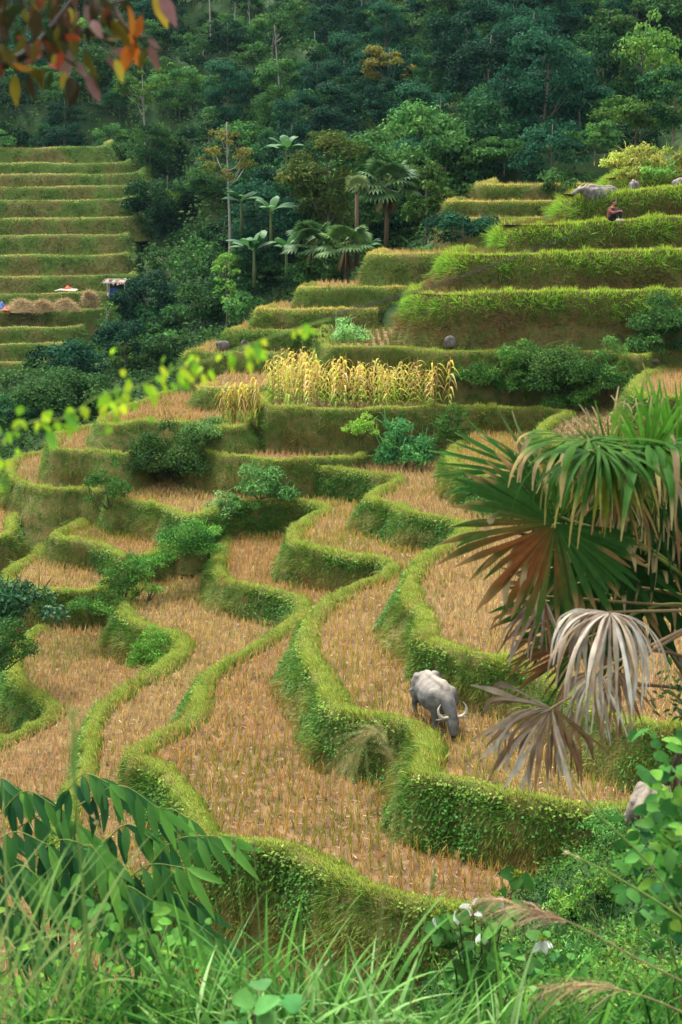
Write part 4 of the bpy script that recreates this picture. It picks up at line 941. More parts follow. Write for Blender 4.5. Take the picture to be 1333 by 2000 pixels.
# ---- the person on the grassy step
SKIN = mat_skin('skin', [(.3, (.30, .15, .09)), (.7, (.38, .2, .12))], None, 8, .6, .05)
JACK = mat_skin('red_brown_jacket', [(.3, (.16, .05, .035)), (.7, (.26, .085, .055))], None, 8, .85, .2)
NAVY = mat_skin('dark_cloth', [(.3, (.010, .010, .016)), (.7, (.025, .024, .032))], None, 8, .85, .2)
PALE_ = mat_skin('pale_cloth', [(.3, (.55, .5, .42)), (.7, (.7, .65, .56))], None, 8, .8, .2)
def sitting(label, loc, yaw, sc=1.):
    r = empty('person', loc, label, 'person'); r.rotation_euler = (0, 0, yaw); r.scale = (sc,)*3
    # faces +y; knees drawn up, arms round the knees, head bent
    B = [('t', [(0,0,.06),(0,-.02,.24),(0,.03,.42),(0,.07,.54)], [(.17,.13),(.155,.11),(.18,.11),(.09,.07)]), ('t', [(0,.07,.54),(0,.10,.63)], [.055,.05]),
         ('b', (0,.13,.72), (.078,.095,.115)), ('b', (0,.225,.705), (.014,.022,.02)), ('b', (.078,.12,.715), (.012,.022,.03)), ('b', (-.078,.12,.715), (.012,.022,.03)), ('b', (0,.20,.65), (.045,.03,.03))]
    for s in (1, -1):
        B += [('t', [(.09*s,.02,.10),(.10*s,.22,.30),(.10*s,.36,.44)], [.095,.085,.06]), ('t', [(.10*s,.36,.44),(.10*s,.37,.25),(.10*s,.40,.07)], [.06,.055,.036]), ('t', [(.10*s,.37,.05),(.10*s,.46,.035),(.10*s,.55,.025)], [.04,.04,.022]),
              ('t', [(.17*s,.06,.50),(.22*s,.16,.36),(.20*s,.30,.30)], [.06,.05,.042]), ('t', [(.20*s,.30,.30),(.14*s,.42,.36),(.07*s,.46,.38)], [.042,.036,.026]), ('b', (.05*s,.47,.385), (.035,.022,.022))]
        for k in range(4): B.append(('t', [(.04*s,.475,.40-.018*k),(.01*s,.485,.40-.018*k),(-.022*s,.48,.397-.018*k)], [.009,.0085,.007]))
        B.append(('t', [(.06*s,.455,.40),(.045*s,.46,.425),(.03*s,.465,.44)], [.009,.009,.007]))
    skinned('body', B, SKIN, r, .012, 3)
    # jacket, vest, trousers, hair, shoes fit over the body
    J = [('t', [(0,-.01,.12),(0,-.02,.24),(0,.03,.42),(0,.07,.53)], [(.185,.145),(.172,.13),(.196,.13),(.10,.08)])]
    for s in (1, -1): J += [('t', [(.17*s,.06,.50),(.225*s,.16,.36),(.205*s,.30,.30)], [.075,.064,.056]), ('t', [(.205*s,.30,.30),(.14*s,.41,.355)], [.056,.048])]
    skinned('jacket', J, JACK, r, .016, 3)
    V_ = [('t', [(0,.03,.10),(0,.02,.24),(0,.07,.42),(0,.085,.50)], [(.15,.15),(.14,.14),(.15,.12),(.08,.08)])]
    skinned('vest', V_, NAVY, r, .016, 2)
    T_ = [('t', [(0,-.03,.06),(0,.02,.10),(0,.06,.12)], [(.16,.10),(.18,.11),(.15,.10)])]
    for s in (1, -1): T_ += [('t', [(.09*s,.02,.10),(.10*s,.22,.30),(.10*s,.36,.44)], [.108,.098,.074]), ('t', [(.10*s,.36,.44),(.10*s,.37,.25),(.10*s,.395,.11)], [.074,.07,.056])]
    skinned('trousers', T_, NAVY, r, .016, 3)
    skinned('hair', [('b', (0,.115,.755), (.088,.10,.09)), ('b', (0,.085,.715), (.085,.075,.09))], NAVY, r, .014, 3)
    for s in (1, -1): skinned('shoe', [('t', [(.10*s,.36,.045),(.10*s,.46,.04),(.10*s,.56,.03)], [.048,.05,.03])], PALE_, r, .014, 2)
    return r
q = D(1194, 431, 68.3); sitting('person in a red brown jacket and dark clothes sitting hunched on a grassy step', q-np.array((0, 0, .02)), R(180+38), 1.22)

# ---- field shelter, straw heaps, tarpaulins on the far hillside
WOODM = mat_noise('weathered_wood', [(.3, (.10, .07, .045)), (.7, (.26, .2, .14))], 6, 5, .9, .3)
def clothm(name, c): return mat_noise(name, [(.3, tuple(v*.75 for v in c)), (.7, c)], 5, 4, .7, .2)
q = D(229, 585, 123.5); rt = empty('field_shelter', q, 'little open shelter of poles with a ragged pale roof and blue cloth', 'shelter')
for x, y in ((-.75, -.5), (.75, -.5), (-.75, .6), (.75, .6)):
    mb = MB(); tube(mb, [(x, y, -.5), (x+.03, y, 1.1), (x, y, 1.5)], .05, (.42, .36, .28), 7); mb.build('post', M_bark, rt)
mb = MB()
for k in range(26):
    x = -1.05+2.1*k/25; blades(mb, [[x, .9, 1.75+rng.normal(0, .03)]], [[rng.normal(0, .06), -1.9, -.42]], 1.9+rng.normal(0, .25), .13, jit(np.tile((.26, .20, .14), (1, 1)), .4), None, 4, np.array([[1., 0, .1*rng.normal()]]))
tube(mb, [(-1.1, -.5, 1.48), (1.1, -.5, 1.5)], .045, (.5, .45, .38), 6); tube(mb, [(-1.1, .6, 1.7), (1.1, .6, 1.72)], .045, (.5, .45, .38), 6)
mb.build('roof', M_bark, rt)
def drape(name, mat, parent, x0, x1, y0, z1, z0, n=10, amp=.06):
    xs = np.linspace(x0, x1, n); zs = np.linspace(z1, z0, 7); X, Z = np.meshgrid(xs, zs); Y = y0+amp*np.sin(X*14)*(1-(Z-z0)/(z1-z0+1e-6)*.5)
    V = np.stack([X, Y, Z], -1).reshape(-1, 3); i = np.arange(6)[:, None]*n; j = np.arange(n-1)[None]
    o = mesh_np(name, V, quads(np.stack([i+j, i+j+1, i+n+j+1, i+n+j], -1).reshape(-1, 4)), mat, parent, smooth=True); s = o.modifiers.new('thick', 'SOLIDIFY'); s.thickness = .02; return o
drape('white_cloth', clothm('white_cloth', (.6, .62, .68)), rt, -.78, -.58, -.56, .6, .1)
drape('blue_cloth', clothm('blue_cloth', (.03, .06, .25)), rt, -.5, .1, -.5, 1.0, .1)
drape('back_wall', clothm('dark_screen', (.03, .03, .045)), rt, -.75, .75, .6, 1.5, -.1)
STR = mat_noise('straw', [(.3, (.32, .22, .10)), (.7, (.55, .42, .24))], 4, 8, .95, .8, 20)
def heap(label, px, py, d, w_, h_, seed, name='straw_heap', cat='straw heap'):
    q = D(px, py, d); sx = w_/F*d/2; h = h_/F*d; n = 22; a, r = np.meshgrid(np.linspace(0, 2*np.pi, n, endpoint=False), np.linspace(0, 1, 8))
    z = h*np.clip(1-r**2.2, 0, 1); X = np.cos(a)*r*sx; Y = np.sin(a)*r*sx*.55; V = np.stack([X, Y, z-.1], -1).reshape(-1, 3); V += (fbm(V*[1, 1, 1], 1.1, seed)-.5)[:, None]*[.3, .3, h*.9]
    mb = MB(); i = np.arange(7)[:, None]*n; j = np.arange(n)[None]; mb.add(V, quads(np.stack([i+j, i+n+j, i+n+(j+1) % n, i+(j+1) % n], -1).reshape(-1, 4)), (.4, .3, .15))
    k = rng.integers(0, len(V), 1500); dv = rng.normal(0, 1, (1500, 3)); dv[:, 2] = dv[:, 2]*.4+.1
    blades(mb, V[k]+rng.normal(0, .12, (1500, 3))*[1, 1, .3], dv, rng.uniform(.3, .7, 1500), .05, jit(mixc([(.38, .27, .12), (.58, .45, .26)], rng.random(1500)), .15), None, 1)
    o = mb.build(name, M_straw); o.location = q; return tag(o, label, cat)
heap('long pale straw heap beside the blue tarpaulin on the far hillside', 42, 607, 121.6, 70, 20, 1)
heap('rounded straw heap, middle of the three on the far hillside', 82, 606, 121.5, 42, 17, 2)
heap('reddish straw heap at the right of the straw row on the far hillside', 128, 603, 121.4, 52, 15, 3)
heap('upright bundle of dry stalks beside the hollow at the far terrace end', 176, 597, 122.3, 24, 28, 4, 'stalk_bundle', 'stalk bundle')
def tarp(label, px, py, d, w_, h_, m, name='tarpaulin'):
    q = D(px, py, d); n = 12; X, Y = np.meshgrid(np.linspace(-.5, .5, n)*w_/F*d, np.linspace(-.6, .6, n)); V = np.stack([X, Y, .12+h_/F*d*np.exp(-((X/(w_/F*d*.3))**2+(Y/.4)**2))], -1).reshape(-1, 3); V[:, 2] += (fbm(V, 2, 8)-.5)*.25
    i = np.arange(n-1)[:, None]*n; j = np.arange(n-1)[None]; o = mesh_np(name, V, quads(np.stack([i+j, i+j+1, i+n+j+1, i+n+j], -1).reshape(-1, 4)), m, smooth=True); o.location = q
    s = o.modifiers.new('thick', 'SOLIDIFY'); s.thickness = .03; return tag(o, label, 'tarpaulin')
tarp('crumpled blue tarpaulin at the left edge beside the straw', 5, 607, 121.0, 24, 16, clothm('blue_tarpaulin', (.08, .13, .36)))
tarp('small orange red tarpaulin on the blue one at the left edge', 12, 608, 120.2, 14, 8, clothm('orange_tarpaulin', (.5, .13, .04)))
tarp('small red cloth on the pale sheet on the far hillside', 133, 566, 124.6, 13, 7, clothm('red_cloth', (.65, .09, .04)), 'cloth')
tarp('pale flattened sheet around the red cloth on the far hillside', 130, 569, 124.2, 42, 3, clothm('pale_sheet', (.6, .5, .4)), 'ground_sheet')
# ---- dry stone wall and boulders
STN = mat_noise('grey_stone', [(.3, (.045, .04, .036)), (.55, (.12, .105, .09)), (.75, (.2, .185, .16))], 3, 7, .95, .7, 9)
def rock_mesh(sx, sy, sz, seed):
    bm = bmesh.new(); bmesh.ops.create_icosphere(bm, subdivisions=3, radius=1)
    V = np.array([v.co[:] for v in bm.verts]); T = np.array([[v.index for v in f.verts] for f in bm.faces]); bm.free()
    V = V*(1+(fbm(V+seed*3.1, 1.1, seed)-.5)[:, None]*.9); V = np.sign(V)*np.abs(V)**.85; return V*[sx, sy, sz], T
q0 = P(945, 781, -7.97); rt = empty('stone_wall', q0, 'low dry stone wall half buried under the dark bank right of the maize', 'stone wall')
mb = MB()
for c in range(4):
    for k in range(9):
        V, T = rock_mesh(rng.uniform(.13, .24), .2, rng.uniform(.06, .09), c*9+k); mb.add(V+np.array((-1.05+.26*k+.13*(c % 2)+rng.normal(0, .03), 1.9+.05*c+rng.normal(0, .04), -.02+.14*c+rng.normal(0, .012))), T, (.2, .2, .2))
mb.build('stones', STN, rt, True)
for lab, px, py, d, sx, sz in (('pale conical boulder at the foot of the lowest spur bank', 880, 670, 62.2, .26, .28), ('grey rock showing in the bank beside the withered maize', 942, 728, 61.1, .25, .3), 
     ('grey stones at the foot of the mossy step', 435, 676, 75.6, .35, .3), ('dark rock in the bank of the step with vines', 480, 680, 75.0, .25, .45), ('flat brown stones on the step under the right edge bush', 1265, 705, 60.8, .45, .15)):
    V, T = rock_mesh(sx, sx*.8, sz, int(px)); o = mesh_np('boulder', V, T, STN, smooth=True); o.location = D(px, py, d); tag(o, lab, 'rock')
# ------------------------------------------------------------------ the near plants
M_near = mat_leaf('near_leaf', .36, .6, .07, noise=.35, nscale=30)
M_dead = mat_leaf('dead_frond', .12, .85, .1, noise=.35, nscale=25)
M_stem = mat_leaf('plant_stem', .1, .6, .2, noise=.3, nscale=20)
def pxv(dx, dy, dz=0.):                # a direction as seen in the picture (right, down, away) turned into space
    rt = np.array((1., 0, 0)); fw = np.array((0, math.cos(TH), -math.sin(TH))); up = np.array((0, math.sin(TH), math.cos(TH)))
    return nrm(rt*dx-up*dy+fw*dz)
TOWARD = -np.array((0, math.cos(TH), -math.sin(TH)))
DOWN = np.array((0, 0, -1.))
def frond(root, hub, e1, L, spread, nseg, colf, nv=None, split=.5, droop=.2, dpow=2., dead=False, origin=None, stalk_col=(.16, .18, .04), Lvar=.12, broken=.2, fold=.5, cup=.1, start=.02, label=None, wtip=1.):
    e1 = nrm(e1); nv = TOWARD if nv is None else nrm(nv); nv = nrm(nv-e1*np.dot(nv, e1)); e2 = np.cross(nv, e1)
    S = np.concatenate([[0, .05], np.linspace(.14, 1, 13)]); mb = MB(); da = spread/nseg
    for k in range(nseg):
        a = -spread+(k+.5)*2*da; ll = L*(1+rng.normal(0, Lvar))*(1-.18*(abs(a)/max(spread, .01))**2)
        d0 = math.cos(a)*e1+math.sin(a)*e2+nv*cup*rng.normal(.6, .5)
        d0 = nrm(d0); p = hub+d0*L*start; pts = [p]; dcur = d0; dr = droop*rng.uniform(.6, 1.5); br = rng.random() < broken; bs = rng.uniform(.5, .85)
        lat = rng.normal(0, .15 if dead else .07)
        for q in range(1, len(S)):
            s = S[q]; ds = S[q]-S[q-1]
            g = dr*max(0, s-(.12 if dead else split*.6))**(dpow-1)*dpow
            if br and s > bs: g += 7
            dcur = nrm(dcur+DOWN*g*ds*1.6+e2*lat*ds*3+nv*rng.normal(0, .03)); p = p+dcur*ll*ds; pts.append(p)
        pts = np.array(pts); tg = nrm(np.gradient(pts, axis=0)); sd_ = np.cross(tg, nv); sd_ = nrm(sd_-tg*(sd_*tg).sum(1, keepdims=True)+1e-9)
        upn = nrm(np.cross(sd_, tg)); wfull = np.minimum(S, split)*ll*math.tan(da)*1.12
        wd = np.where(S <= split, wfull, wfull*np.clip(1-((S-split)/(1-split))**1.4, 0, 1)*wtip+.001)+.0012
        if dead: wd = wd*(.85+.25*np.sin(S*11+k*1.7))*np.where(S > split, rng.uniform(.65, 1.15), 1.15)
        f = fold*wd*(1 if k % 2 else -1)*.6
        Lv = pts-sd_*wd[:, None]; Mv = pts+upn*f[:, None]; Rv = pts+sd_*wd[:, None]
        V = np.stack([Lv, Mv, Rv], 1).reshape(-1, 3); m = len(S)
        Q = [[3*i+b, 3*i+b+1, 3*i+b+4, 3*i+b+3] for i in range(m-1) for b in (0, 1)]
        C = colf(S, a/max(spread, .01), k, br, bs); mb.add(V, quads(Q), np.repeat(C, 3, 0)*(1+rng.normal(0, .1)))
    o = mb.build('frond', M_dead if dead else M_near, root)
    if label: o['label'] = label
    if origin is not None:
        sm = MB(); c = crom([origin, (np.asarray(origin)+hub)/2-DOWN*.10*(0 if dead else 1), hub, hub+e1*L*.06], .05)
        tube(sm, c, np.linspace(.011, .006, len(c)), stalk_col, 7); sm.build('leaf_stalk', M_stem, o)
    return o
def cgreen(base, tipc=(.28, .20, .07), tipat=.8, inner=None, inr=.6, side=0):
    base = np.array(base); tipc = np.array(tipc)
    def f(S, a, k, br, bs):
        C = np.tile(base*(1+rng.normal(0, .15)), (len(S), 1))
        if inner is not None:
            w_ = np.clip(1-abs(a-side)/.55, 0, 1)*np.clip(1-abs(S-inr*.6)/(inr*.75), 0, 1); w_ = np.clip(w_*1.6*rng.uniform(.5, 1.2), 0, 1); C = C*(1-w_[:, None])+np.array(inner)*w_[:, None]
        ta = tipat+rng.normal(0, .07); w_ = np.clip((S-ta)/.12, 0, 1)*(rng.random() < .75); C = C*(1-w_[:, None])+tipc*w_[:, None]
        if br: w_ = np.clip((S-bs)/.05, 0, 1); C = C*(1-w_[:, None])+np.array((.36, .27, .14))*w_[:, None]
        return C
    return f
def cdead(pal):
    pal = np.array(pal)
    def f(S, a, k, br, bs):
        c0 = pal[rng.integers(0, len(pal))]; c1 = pal[rng.integers(0, len(pal))]; w_ = S[:, None]
        return (c0*(1-w_)+c1*w_)*(.8+.4*rng.random((len(S), 1)))*rng.uniform(.7, 1.15)
    return f
pc = D(1415, 1190, 7.6); gz = float(ground(np.array([[pc[0], pc[1]]]))[0])
palm = empty('fan_palm', (0, 0, 0), 'large fan palm at the right with green fans and hanging dead grey fronds', 'palm')
mb = MB(); tp = crom([(pc[0]+.15, pc[1]+.1, gz-.3), (pc[0]+.1, pc[1], (gz+pc[2])/2), pc+[0, 0, -.15], pc+[0, 0, .04]], .15)
tube(mb, tp, np.linspace(.17, .12, len(tp)), jit(np.tile((.10, .065, .035), (len(tp), 1)), .2), 12); mb.build('trunk', M_bark, palm, True)
mb = MB(); kk = rng.integers(2, len(tp)-1, 150); az = rng.uniform(0, 6.28, 150); ov = np.stack([np.cos(az), np.sin(az), np.zeros(150)], 1)
blades(mb, tp[kk]+ov*.13, ov*.5+np.array((0, 0, 1.)), rng.uniform(.12, .35, 150), .06, jit(mixc([(.12, .075, .04), (.26, .19, .12), (.08, .05, .03)], rng.random(150)), .2), ov*.35, 4)
mb.build('old_leaf_bases', M_dead, palm)
px_ = lambda n, d: n/F*d
GR = (.045, .13, .022); DG = (.018, .06, .014); BG = (.10, .24, .03)
frond(palm, D(1052, 930, 7.2), pxv(-1, -.16, -.15), px_(205, 7.2), R(27), 15, cgreen((.04, .13, .022), (.2, .22, .06), .93), droop=.03, split=.56, origin=pc, broken=.0, Lvar=.07, nv=TOWARD+pxv(0, -1)*.6, cup=.02)
frond(palm, D(1062, 930, 7.25), pxv(-.72, -.7, -.1), px_(150, 7.2), R(13), 4, cgreen((.12, .2, .06), (.3, .24, .1), .85), droop=.05, split=.3, origin=pc, broken=.0)
frond(palm, D(1085, 1022, 6.9), pxv(-.62, .8, -.05), px_(212, 6.9), R(122), 54, cgreen((.03, .09, .016), (.26, .16, .06), .78, (.20, .07, .02), .7, -.05), droop=.35, split=.70, origin=pc, broken=.14, cup=.05, nv=TOWARD+pxv(.1, -.3)*.5, Lvar=.10)
frond(palm, D(1095, 1010, 7.0), pxv(-.1, -.9, .1), px_(120, 7), R(60), 18, cgreen((.06, .14, .02), (.3, .24, .08), .8), droop=.5, split=.55, origin=pc, broken=.3)
frond(palm, D(1170, 872, 6.8), pxv(.05, .35, -.7), px_(195, 6.8), R(92), 44, cgreen((.032, .10, .012), (.32, .26, .07), .70), Lvar=.24, droop=2.2, split=.3, origin=pc, broken=.1, cup=.1, nv=TOWARD+pxv(0, -1)*1.2, wtip=1.3)
frond(palm, D(1155, 880, 6.7), pxv(-.85, .25, -.4), px_(150, 6.7), R(20), 6, cgreen((.08, .17, .05), (.2, .26, .08), .95), droop=.75, split=.3, origin=pc, broken=0, wtip=1.4)
frond(palm, D(1265, 862, 7.0), pxv(-.05, .2, -.8), px_(230, 7.0), R(100), 44, cgreen((.03, .10, .012), (.36, .29, .11), .74), droop=2.4, split=.45, origin=pc, broken=.3, Lvar=.24, nv=TOWARD+pxv(0, -1)*1.3, wtip=1.4)
frond(palm, D(1150, 858, 6.9), pxv(-.1, .3, -.8), px_(190, 6.9), R(95), 34, cgreen((.045, .12, .012), (.40, .30, .12), .68), droop=2.2, split=.45, origin=pc, broken=.35, Lvar=.26, nv=TOWARD+pxv(0, -1)*1.2, wtip=1.4)
frond(palm, D(1195, 915, 7.1), pxv(-.2, -1, -.15), px_(155, 6.9), R(38), 18, cgreen((.10, .19, .022), (.38, .30, .16), .72), droop=.25, split=.3, origin=pc, broken=.4, wtip=1.3)
frond(palm, D(1190, 905, 7.0), pxv(.1, .9, -.35), px_(150, 7.0), R(60), 20, cgreen((.20, .24, .03), (.36, .2, .07), .65), droop=.9, split=.3, origin=pc, broken=.1, wtip=1.2)
frond(palm, D(1320, 925, 7.3), pxv(-.12, -1, -.1), px_(190, 7.2), R(42), 20, cgreen((.09, .26, .025), (.3, .3, .08), .92), droop=.05, split=.45, origin=pc, broken=.05)
frond(palm, D(1300, 935, 7.2), pxv(-.1, .9, -.3), px_(190, 7.2), R(66), 26, cgreen(DG, (.34, .25, .13), .72), droop=.9, split=.35, origin=pc, broken=.25)  # dark green puts the shadow under the crown into the leaf colour
frond(palm, D(1240, 900, 7.4), pxv(-.1, .9, -.2), px_(190, 7.4), R(80), 30, cgreen((.03, .09, .016), (.34, .25, .09), .75), droop=1.0, split=.4, origin=pc, broken=.2)
frond(palm, D(1120, 960, 7.35), pxv(-.3, .9, .0), px_(150, 7.35), R(70), 24, cgreen((.03, .09, .016), (.3, .22, .08), .75), droop=.6, split=.5, origin=pc, broken=.2)
frond(palm, D(1170, 1060, 7.5), pxv(.2, .9, .1), px_(190, 7.5), R(100), 34, cgreen((.018, .06, .012), (.2, .12, .05), .85), droop=.4, split=.6, origin=pc, broken=.1)
frond(palm, D(1130, 1180, 7.6), pxv(-.5, .6, .1), px_(170, 7.6), R(95), 30, cgreen((.022, .07, .014), (.2, .1, .05), .7), droop=.4, split=.6, origin=pc, broken=.2)
frond(palm, D(1215, 955, 7.0), pxv(-.2, .9, -.2), px_(125, 7.0), R(62), 14, cdead([(.28, .16, .08), (.44, .34, .22), (.2, .1, .05)]), droop=1.6, split=.35, dead=True, Lvar=.3)
frond(palm, D(1300, 900, 7.0), pxv(-.1, .9, -.2), px_(130, 7.0), R(55), 12, cdead([(.30, .19, .10), (.48, .38, .26), (.2, .1, .05)]), droop=1.6, split=.35, dead=True, Lvar=.3)
frond(palm, D(1040, 915, 7.1), pxv(-.1, .9, -.3), px_(110, 7.1), R(45), 9, cdead([(.34, .24, .12), (.5, .4, .26)]), droop=1.8, split=.3, dead=True, Lvar=.35)
frond(palm, D(1262, 985, 7.5), pxv(-.3, .9, 0), px_(210, 7.5), R(95), 34, cgreen((.014, .045, .010), (.28, .18, .08), .85), droop=.3, split=.6, origin=pc, broken=.12)  # this and the next two: crown's inner shade painted as near-black green
frond(palm, D(1225, 1105, 7.7), pxv(-.5, .7, .1), px_(225, 7.7), R(120), 40, cgreen((.014, .05, .010), (.10, .08, .03), .9), droop=.3, split=.6, origin=pc, broken=.08)
frond(palm, D(1330, 1080, 7.8), pxv(-.4, .8, .1), px_(200, 7.8), R(110), 34, cgreen((.012, .042, .010), (.08, .06, .03), .9), droop=.3, split=.6, origin=pc, broken=.08)
frond(palm, D(1150, 1245, 7.3), pxv(-1, .32, -.1), px_(165, 7.3), R(40), 22, cgreen((.035, .10, .016), (.17, .08, .035), .62, (.15, .06, .025), .9, .2), droop=.3, split=.5, origin=pc, broken=.2)
frond(palm, D(1062, 1165, 7.2), pxv(-.35, .8, -.1), px_(140, 7.2), R(48), 16, cdead([(.24, .12, .06), (.34, .24, .17), (.15, .07, .035), (.42, .36, .3)]), droop=.8, split=.4, dead=True, origin=pc, stalk_col=(.2, .13, .06))
WG = [(.60, .51, .40), (.48, .38, .27), (.36, .24, .14), (.64, .57, .47), (.22, .12, .06), (.42, .30, .18), (.52, .48, .42)]
frond(palm, D(1192, 1196, 6.6), pxv(-.15, .25, -.75), px_(200, 6.6), R(84), 46, cdead(WG), droop=2.9, dpow=1.6, Lvar=.16, split=.55, dead=True, origin=pc, stalk_col=(.22, .14, .07), nv=TOWARD+pxv(0, -1)*1.3, label='dead grey white frond hanging like a mop', wtip=1.2)
frond(palm, D(1178, 1205, 6.6), pxv(-.9, .1, -.3), px_(120, 6.6), R(40), 12, cdead(WG), droop=2.2, dpow=1.6, split=.45, dead=True, wtip=1.2)
frond(palm, D(1168, 1312, 6.7), pxv(-.3, .75, -.35), px_(150, 6.7), R(66), 34, cdead(WG+[(.3, .17, .09)]), droop=1.5, dpow=1.6, split=.5, dead=True, origin=pc, stalk_col=(.26, .17, .09), label='pale dead frond hanging below the grey mop')
frond(palm, D(1205, 1310, 6.9), pxv(.2, .9, -.1), px_(130, 6.9), R(55), 26, cdead([(.26, .15, .08), (.36, .27, .19), (.18, .09, .04)]), droop=1.2, dpow=1.6, split=.4, dead=True)
frond(palm, D(1078, 1383, 6.5), pxv(-.72, .62, -.25), px_(170, 6.5), R(66), 34, cdead([(.26, .16, .08), (.18, .11, .06), (.42, .34, .25), (.10, .06, .035), (.50, .43, .34), (.2, .12, .06)]), Lvar=.13, droop=.55, split=.74, dead=True, origin=pc, stalk_col=(.2, .13, .07), label='lowest dead brown frond spread like a folded fan')
frond(palm, D(1085, 1385, 6.5), pxv(.35, .85, -.1), px_(150, 6.5), R(36), 14, cdead([(.30, .16, .07), (.18, .10, .05), (.1, .06, .04)]), droop=.9, split=.5, dead=True)
frond(palm, D(1335, 1455, 6.9), pxv(-.25, .9, 0), px_(105, 6.9), R(26), 9, cdead([(.10, .06, .045), (.05, .035, .03), (.3, .25, .22)]), droop=.8, split=.6, dead=True, origin=pc, stalk_col=(.1, .08, .05))
for (a, b) in (((1415, 1200, 7.6), (1180, 1140, 7.6)), ((1430, 1330, 7.3), (1250, 1265, 7.2)), ((1440, 1380, 7.3), (1200, 1335, 7.0))):
    sm = MB(); tube(sm, crom([D(*a), (D(*a)+D(*b))/2+[0, 0, .04], D(*b)], .08), .010, (.13, .08, .045), 6); sm.build('leaf_stalk', M_stem, palm)
# ---- generic near leaves and blades
def ovate(mb, base, axis, nv, L, W, C, curl=.25, seg=6, fold=.25, shape=None):
    base = np.asarray(base, float).reshape(-1, 3); n = len(base); axis = nrm(np.asarray(axis, float).reshape(-1, 3)); nv = nrm(np.asarray(nv, float).reshape(-1, 3)); nv = nrm(nv-axis*(nv*axis).sum(1, keepdims=True)); sd_ = np.cross(nv, axis)
    L = np.broadcast_to(L, (n,))[:, None]; W = np.broadcast_to(W, (n,))[:, None]; curl = np.broadcast_to(curl, (n,))[:, None]
    s = np.linspace(0, 1, seg+1); prof = shape or np.interp(s, [0, .12, .35, .6, .85, 1], [.04, .55, 1, .85, .38, .0]); V = []
    for k in range(seg+1):
        c = base+axis*L*s[k]-nv*curl*L*s[k]**2; w_ = W*.5*prof[k]
        V += [c-sd_*w_+nv*w_*fold, c, c+sd_*w_+nv*w_*fold]
    V = np.stack(V, 1); m = V.shape[1]
    T = quads([[3*i+b, 3*i+b+1, 3*i+b+4, 3*i+b+3] for i in range(seg) for b in (0, 1)])
    C = np.asarray(C, float); C = np.tile(C, (n, 1)) if C.ndim == 1 else C
    mb.add(V.reshape(-1, 3), (np.arange(n)[:, None, None]*m+T[None]).reshape(-1, 3), np.repeat(C, m, 0))
# ---- the drooping broad leaved bamboo at the lower left
bamb = empty('bamboo_plant', (0, 0, 0), 'broad leaved bamboo with drooping rows of dark glossy leaves at the lower left', 'bamboo')
def spray(pa, pb, pc_, d, n, Lp, lit=.5, dd=0.):  # low lit paints the deep shade of lower sprays into the leaf colour
    A, B, Cc = D(*pa, d), D(*pb, d-.05), D(*pc_, d-.15+dd); c = crom([A, B, Cc], .02); mb = MB()
    sm = MB(); tube(sm, c, np.linspace(.006, .002, len(c)), (.14, .2, .04), 6)
    t = np.linspace(.22, 1, n); idx = (t*(len(c)-1)).astype(int); base = c[idx]; tg = nrm(np.gradient(c, axis=0))[idx]
    for sgn in (-1, 1):
        sdv = nrm(np.cross(tg, TOWARD))*sgn
        ax = nrm(DOWN*(1.0 if sgn > 0 else .7)+tg*np.linspace(.0, 1.0, n)[:, None]+TOWARD*(.25*sgn+.1)+sdv*.25+rng.normal(0, .16, (n, 3)))
        nv = nrm(TOWARD*1.0+tg*.55*(-1 if sgn < 0 else 1)+np.array((0, 0, .45))+rng.normal(0, .15, (n, 3)))
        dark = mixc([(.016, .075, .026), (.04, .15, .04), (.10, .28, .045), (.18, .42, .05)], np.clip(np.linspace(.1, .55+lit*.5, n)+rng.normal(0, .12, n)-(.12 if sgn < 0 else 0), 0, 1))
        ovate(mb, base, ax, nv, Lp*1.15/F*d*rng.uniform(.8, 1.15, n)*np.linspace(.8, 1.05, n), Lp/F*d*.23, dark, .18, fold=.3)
    o = mb.build('leaf_spray', M_gloss, bamb); sm.build('twig', M_stem, o)
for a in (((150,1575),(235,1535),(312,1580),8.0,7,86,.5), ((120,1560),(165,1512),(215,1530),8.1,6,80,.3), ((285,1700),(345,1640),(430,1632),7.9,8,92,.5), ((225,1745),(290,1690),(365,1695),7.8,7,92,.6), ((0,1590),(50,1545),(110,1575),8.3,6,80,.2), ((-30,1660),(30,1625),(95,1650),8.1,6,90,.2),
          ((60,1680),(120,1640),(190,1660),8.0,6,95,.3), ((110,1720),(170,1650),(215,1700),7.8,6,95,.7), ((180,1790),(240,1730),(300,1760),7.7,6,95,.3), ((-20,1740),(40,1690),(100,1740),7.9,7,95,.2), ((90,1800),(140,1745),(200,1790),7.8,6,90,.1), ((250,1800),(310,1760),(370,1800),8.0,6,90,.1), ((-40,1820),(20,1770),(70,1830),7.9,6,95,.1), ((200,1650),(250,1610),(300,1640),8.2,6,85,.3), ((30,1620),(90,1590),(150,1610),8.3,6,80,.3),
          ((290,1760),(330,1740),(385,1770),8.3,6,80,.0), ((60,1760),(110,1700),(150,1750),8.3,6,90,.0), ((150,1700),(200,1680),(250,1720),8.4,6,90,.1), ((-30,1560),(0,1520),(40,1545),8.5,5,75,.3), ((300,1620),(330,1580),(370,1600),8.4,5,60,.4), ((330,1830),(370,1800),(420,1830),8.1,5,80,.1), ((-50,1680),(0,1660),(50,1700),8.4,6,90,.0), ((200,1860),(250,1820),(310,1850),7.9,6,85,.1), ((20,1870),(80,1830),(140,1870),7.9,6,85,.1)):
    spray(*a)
mb = MB()
gb = D(120, 2080, 8.2)
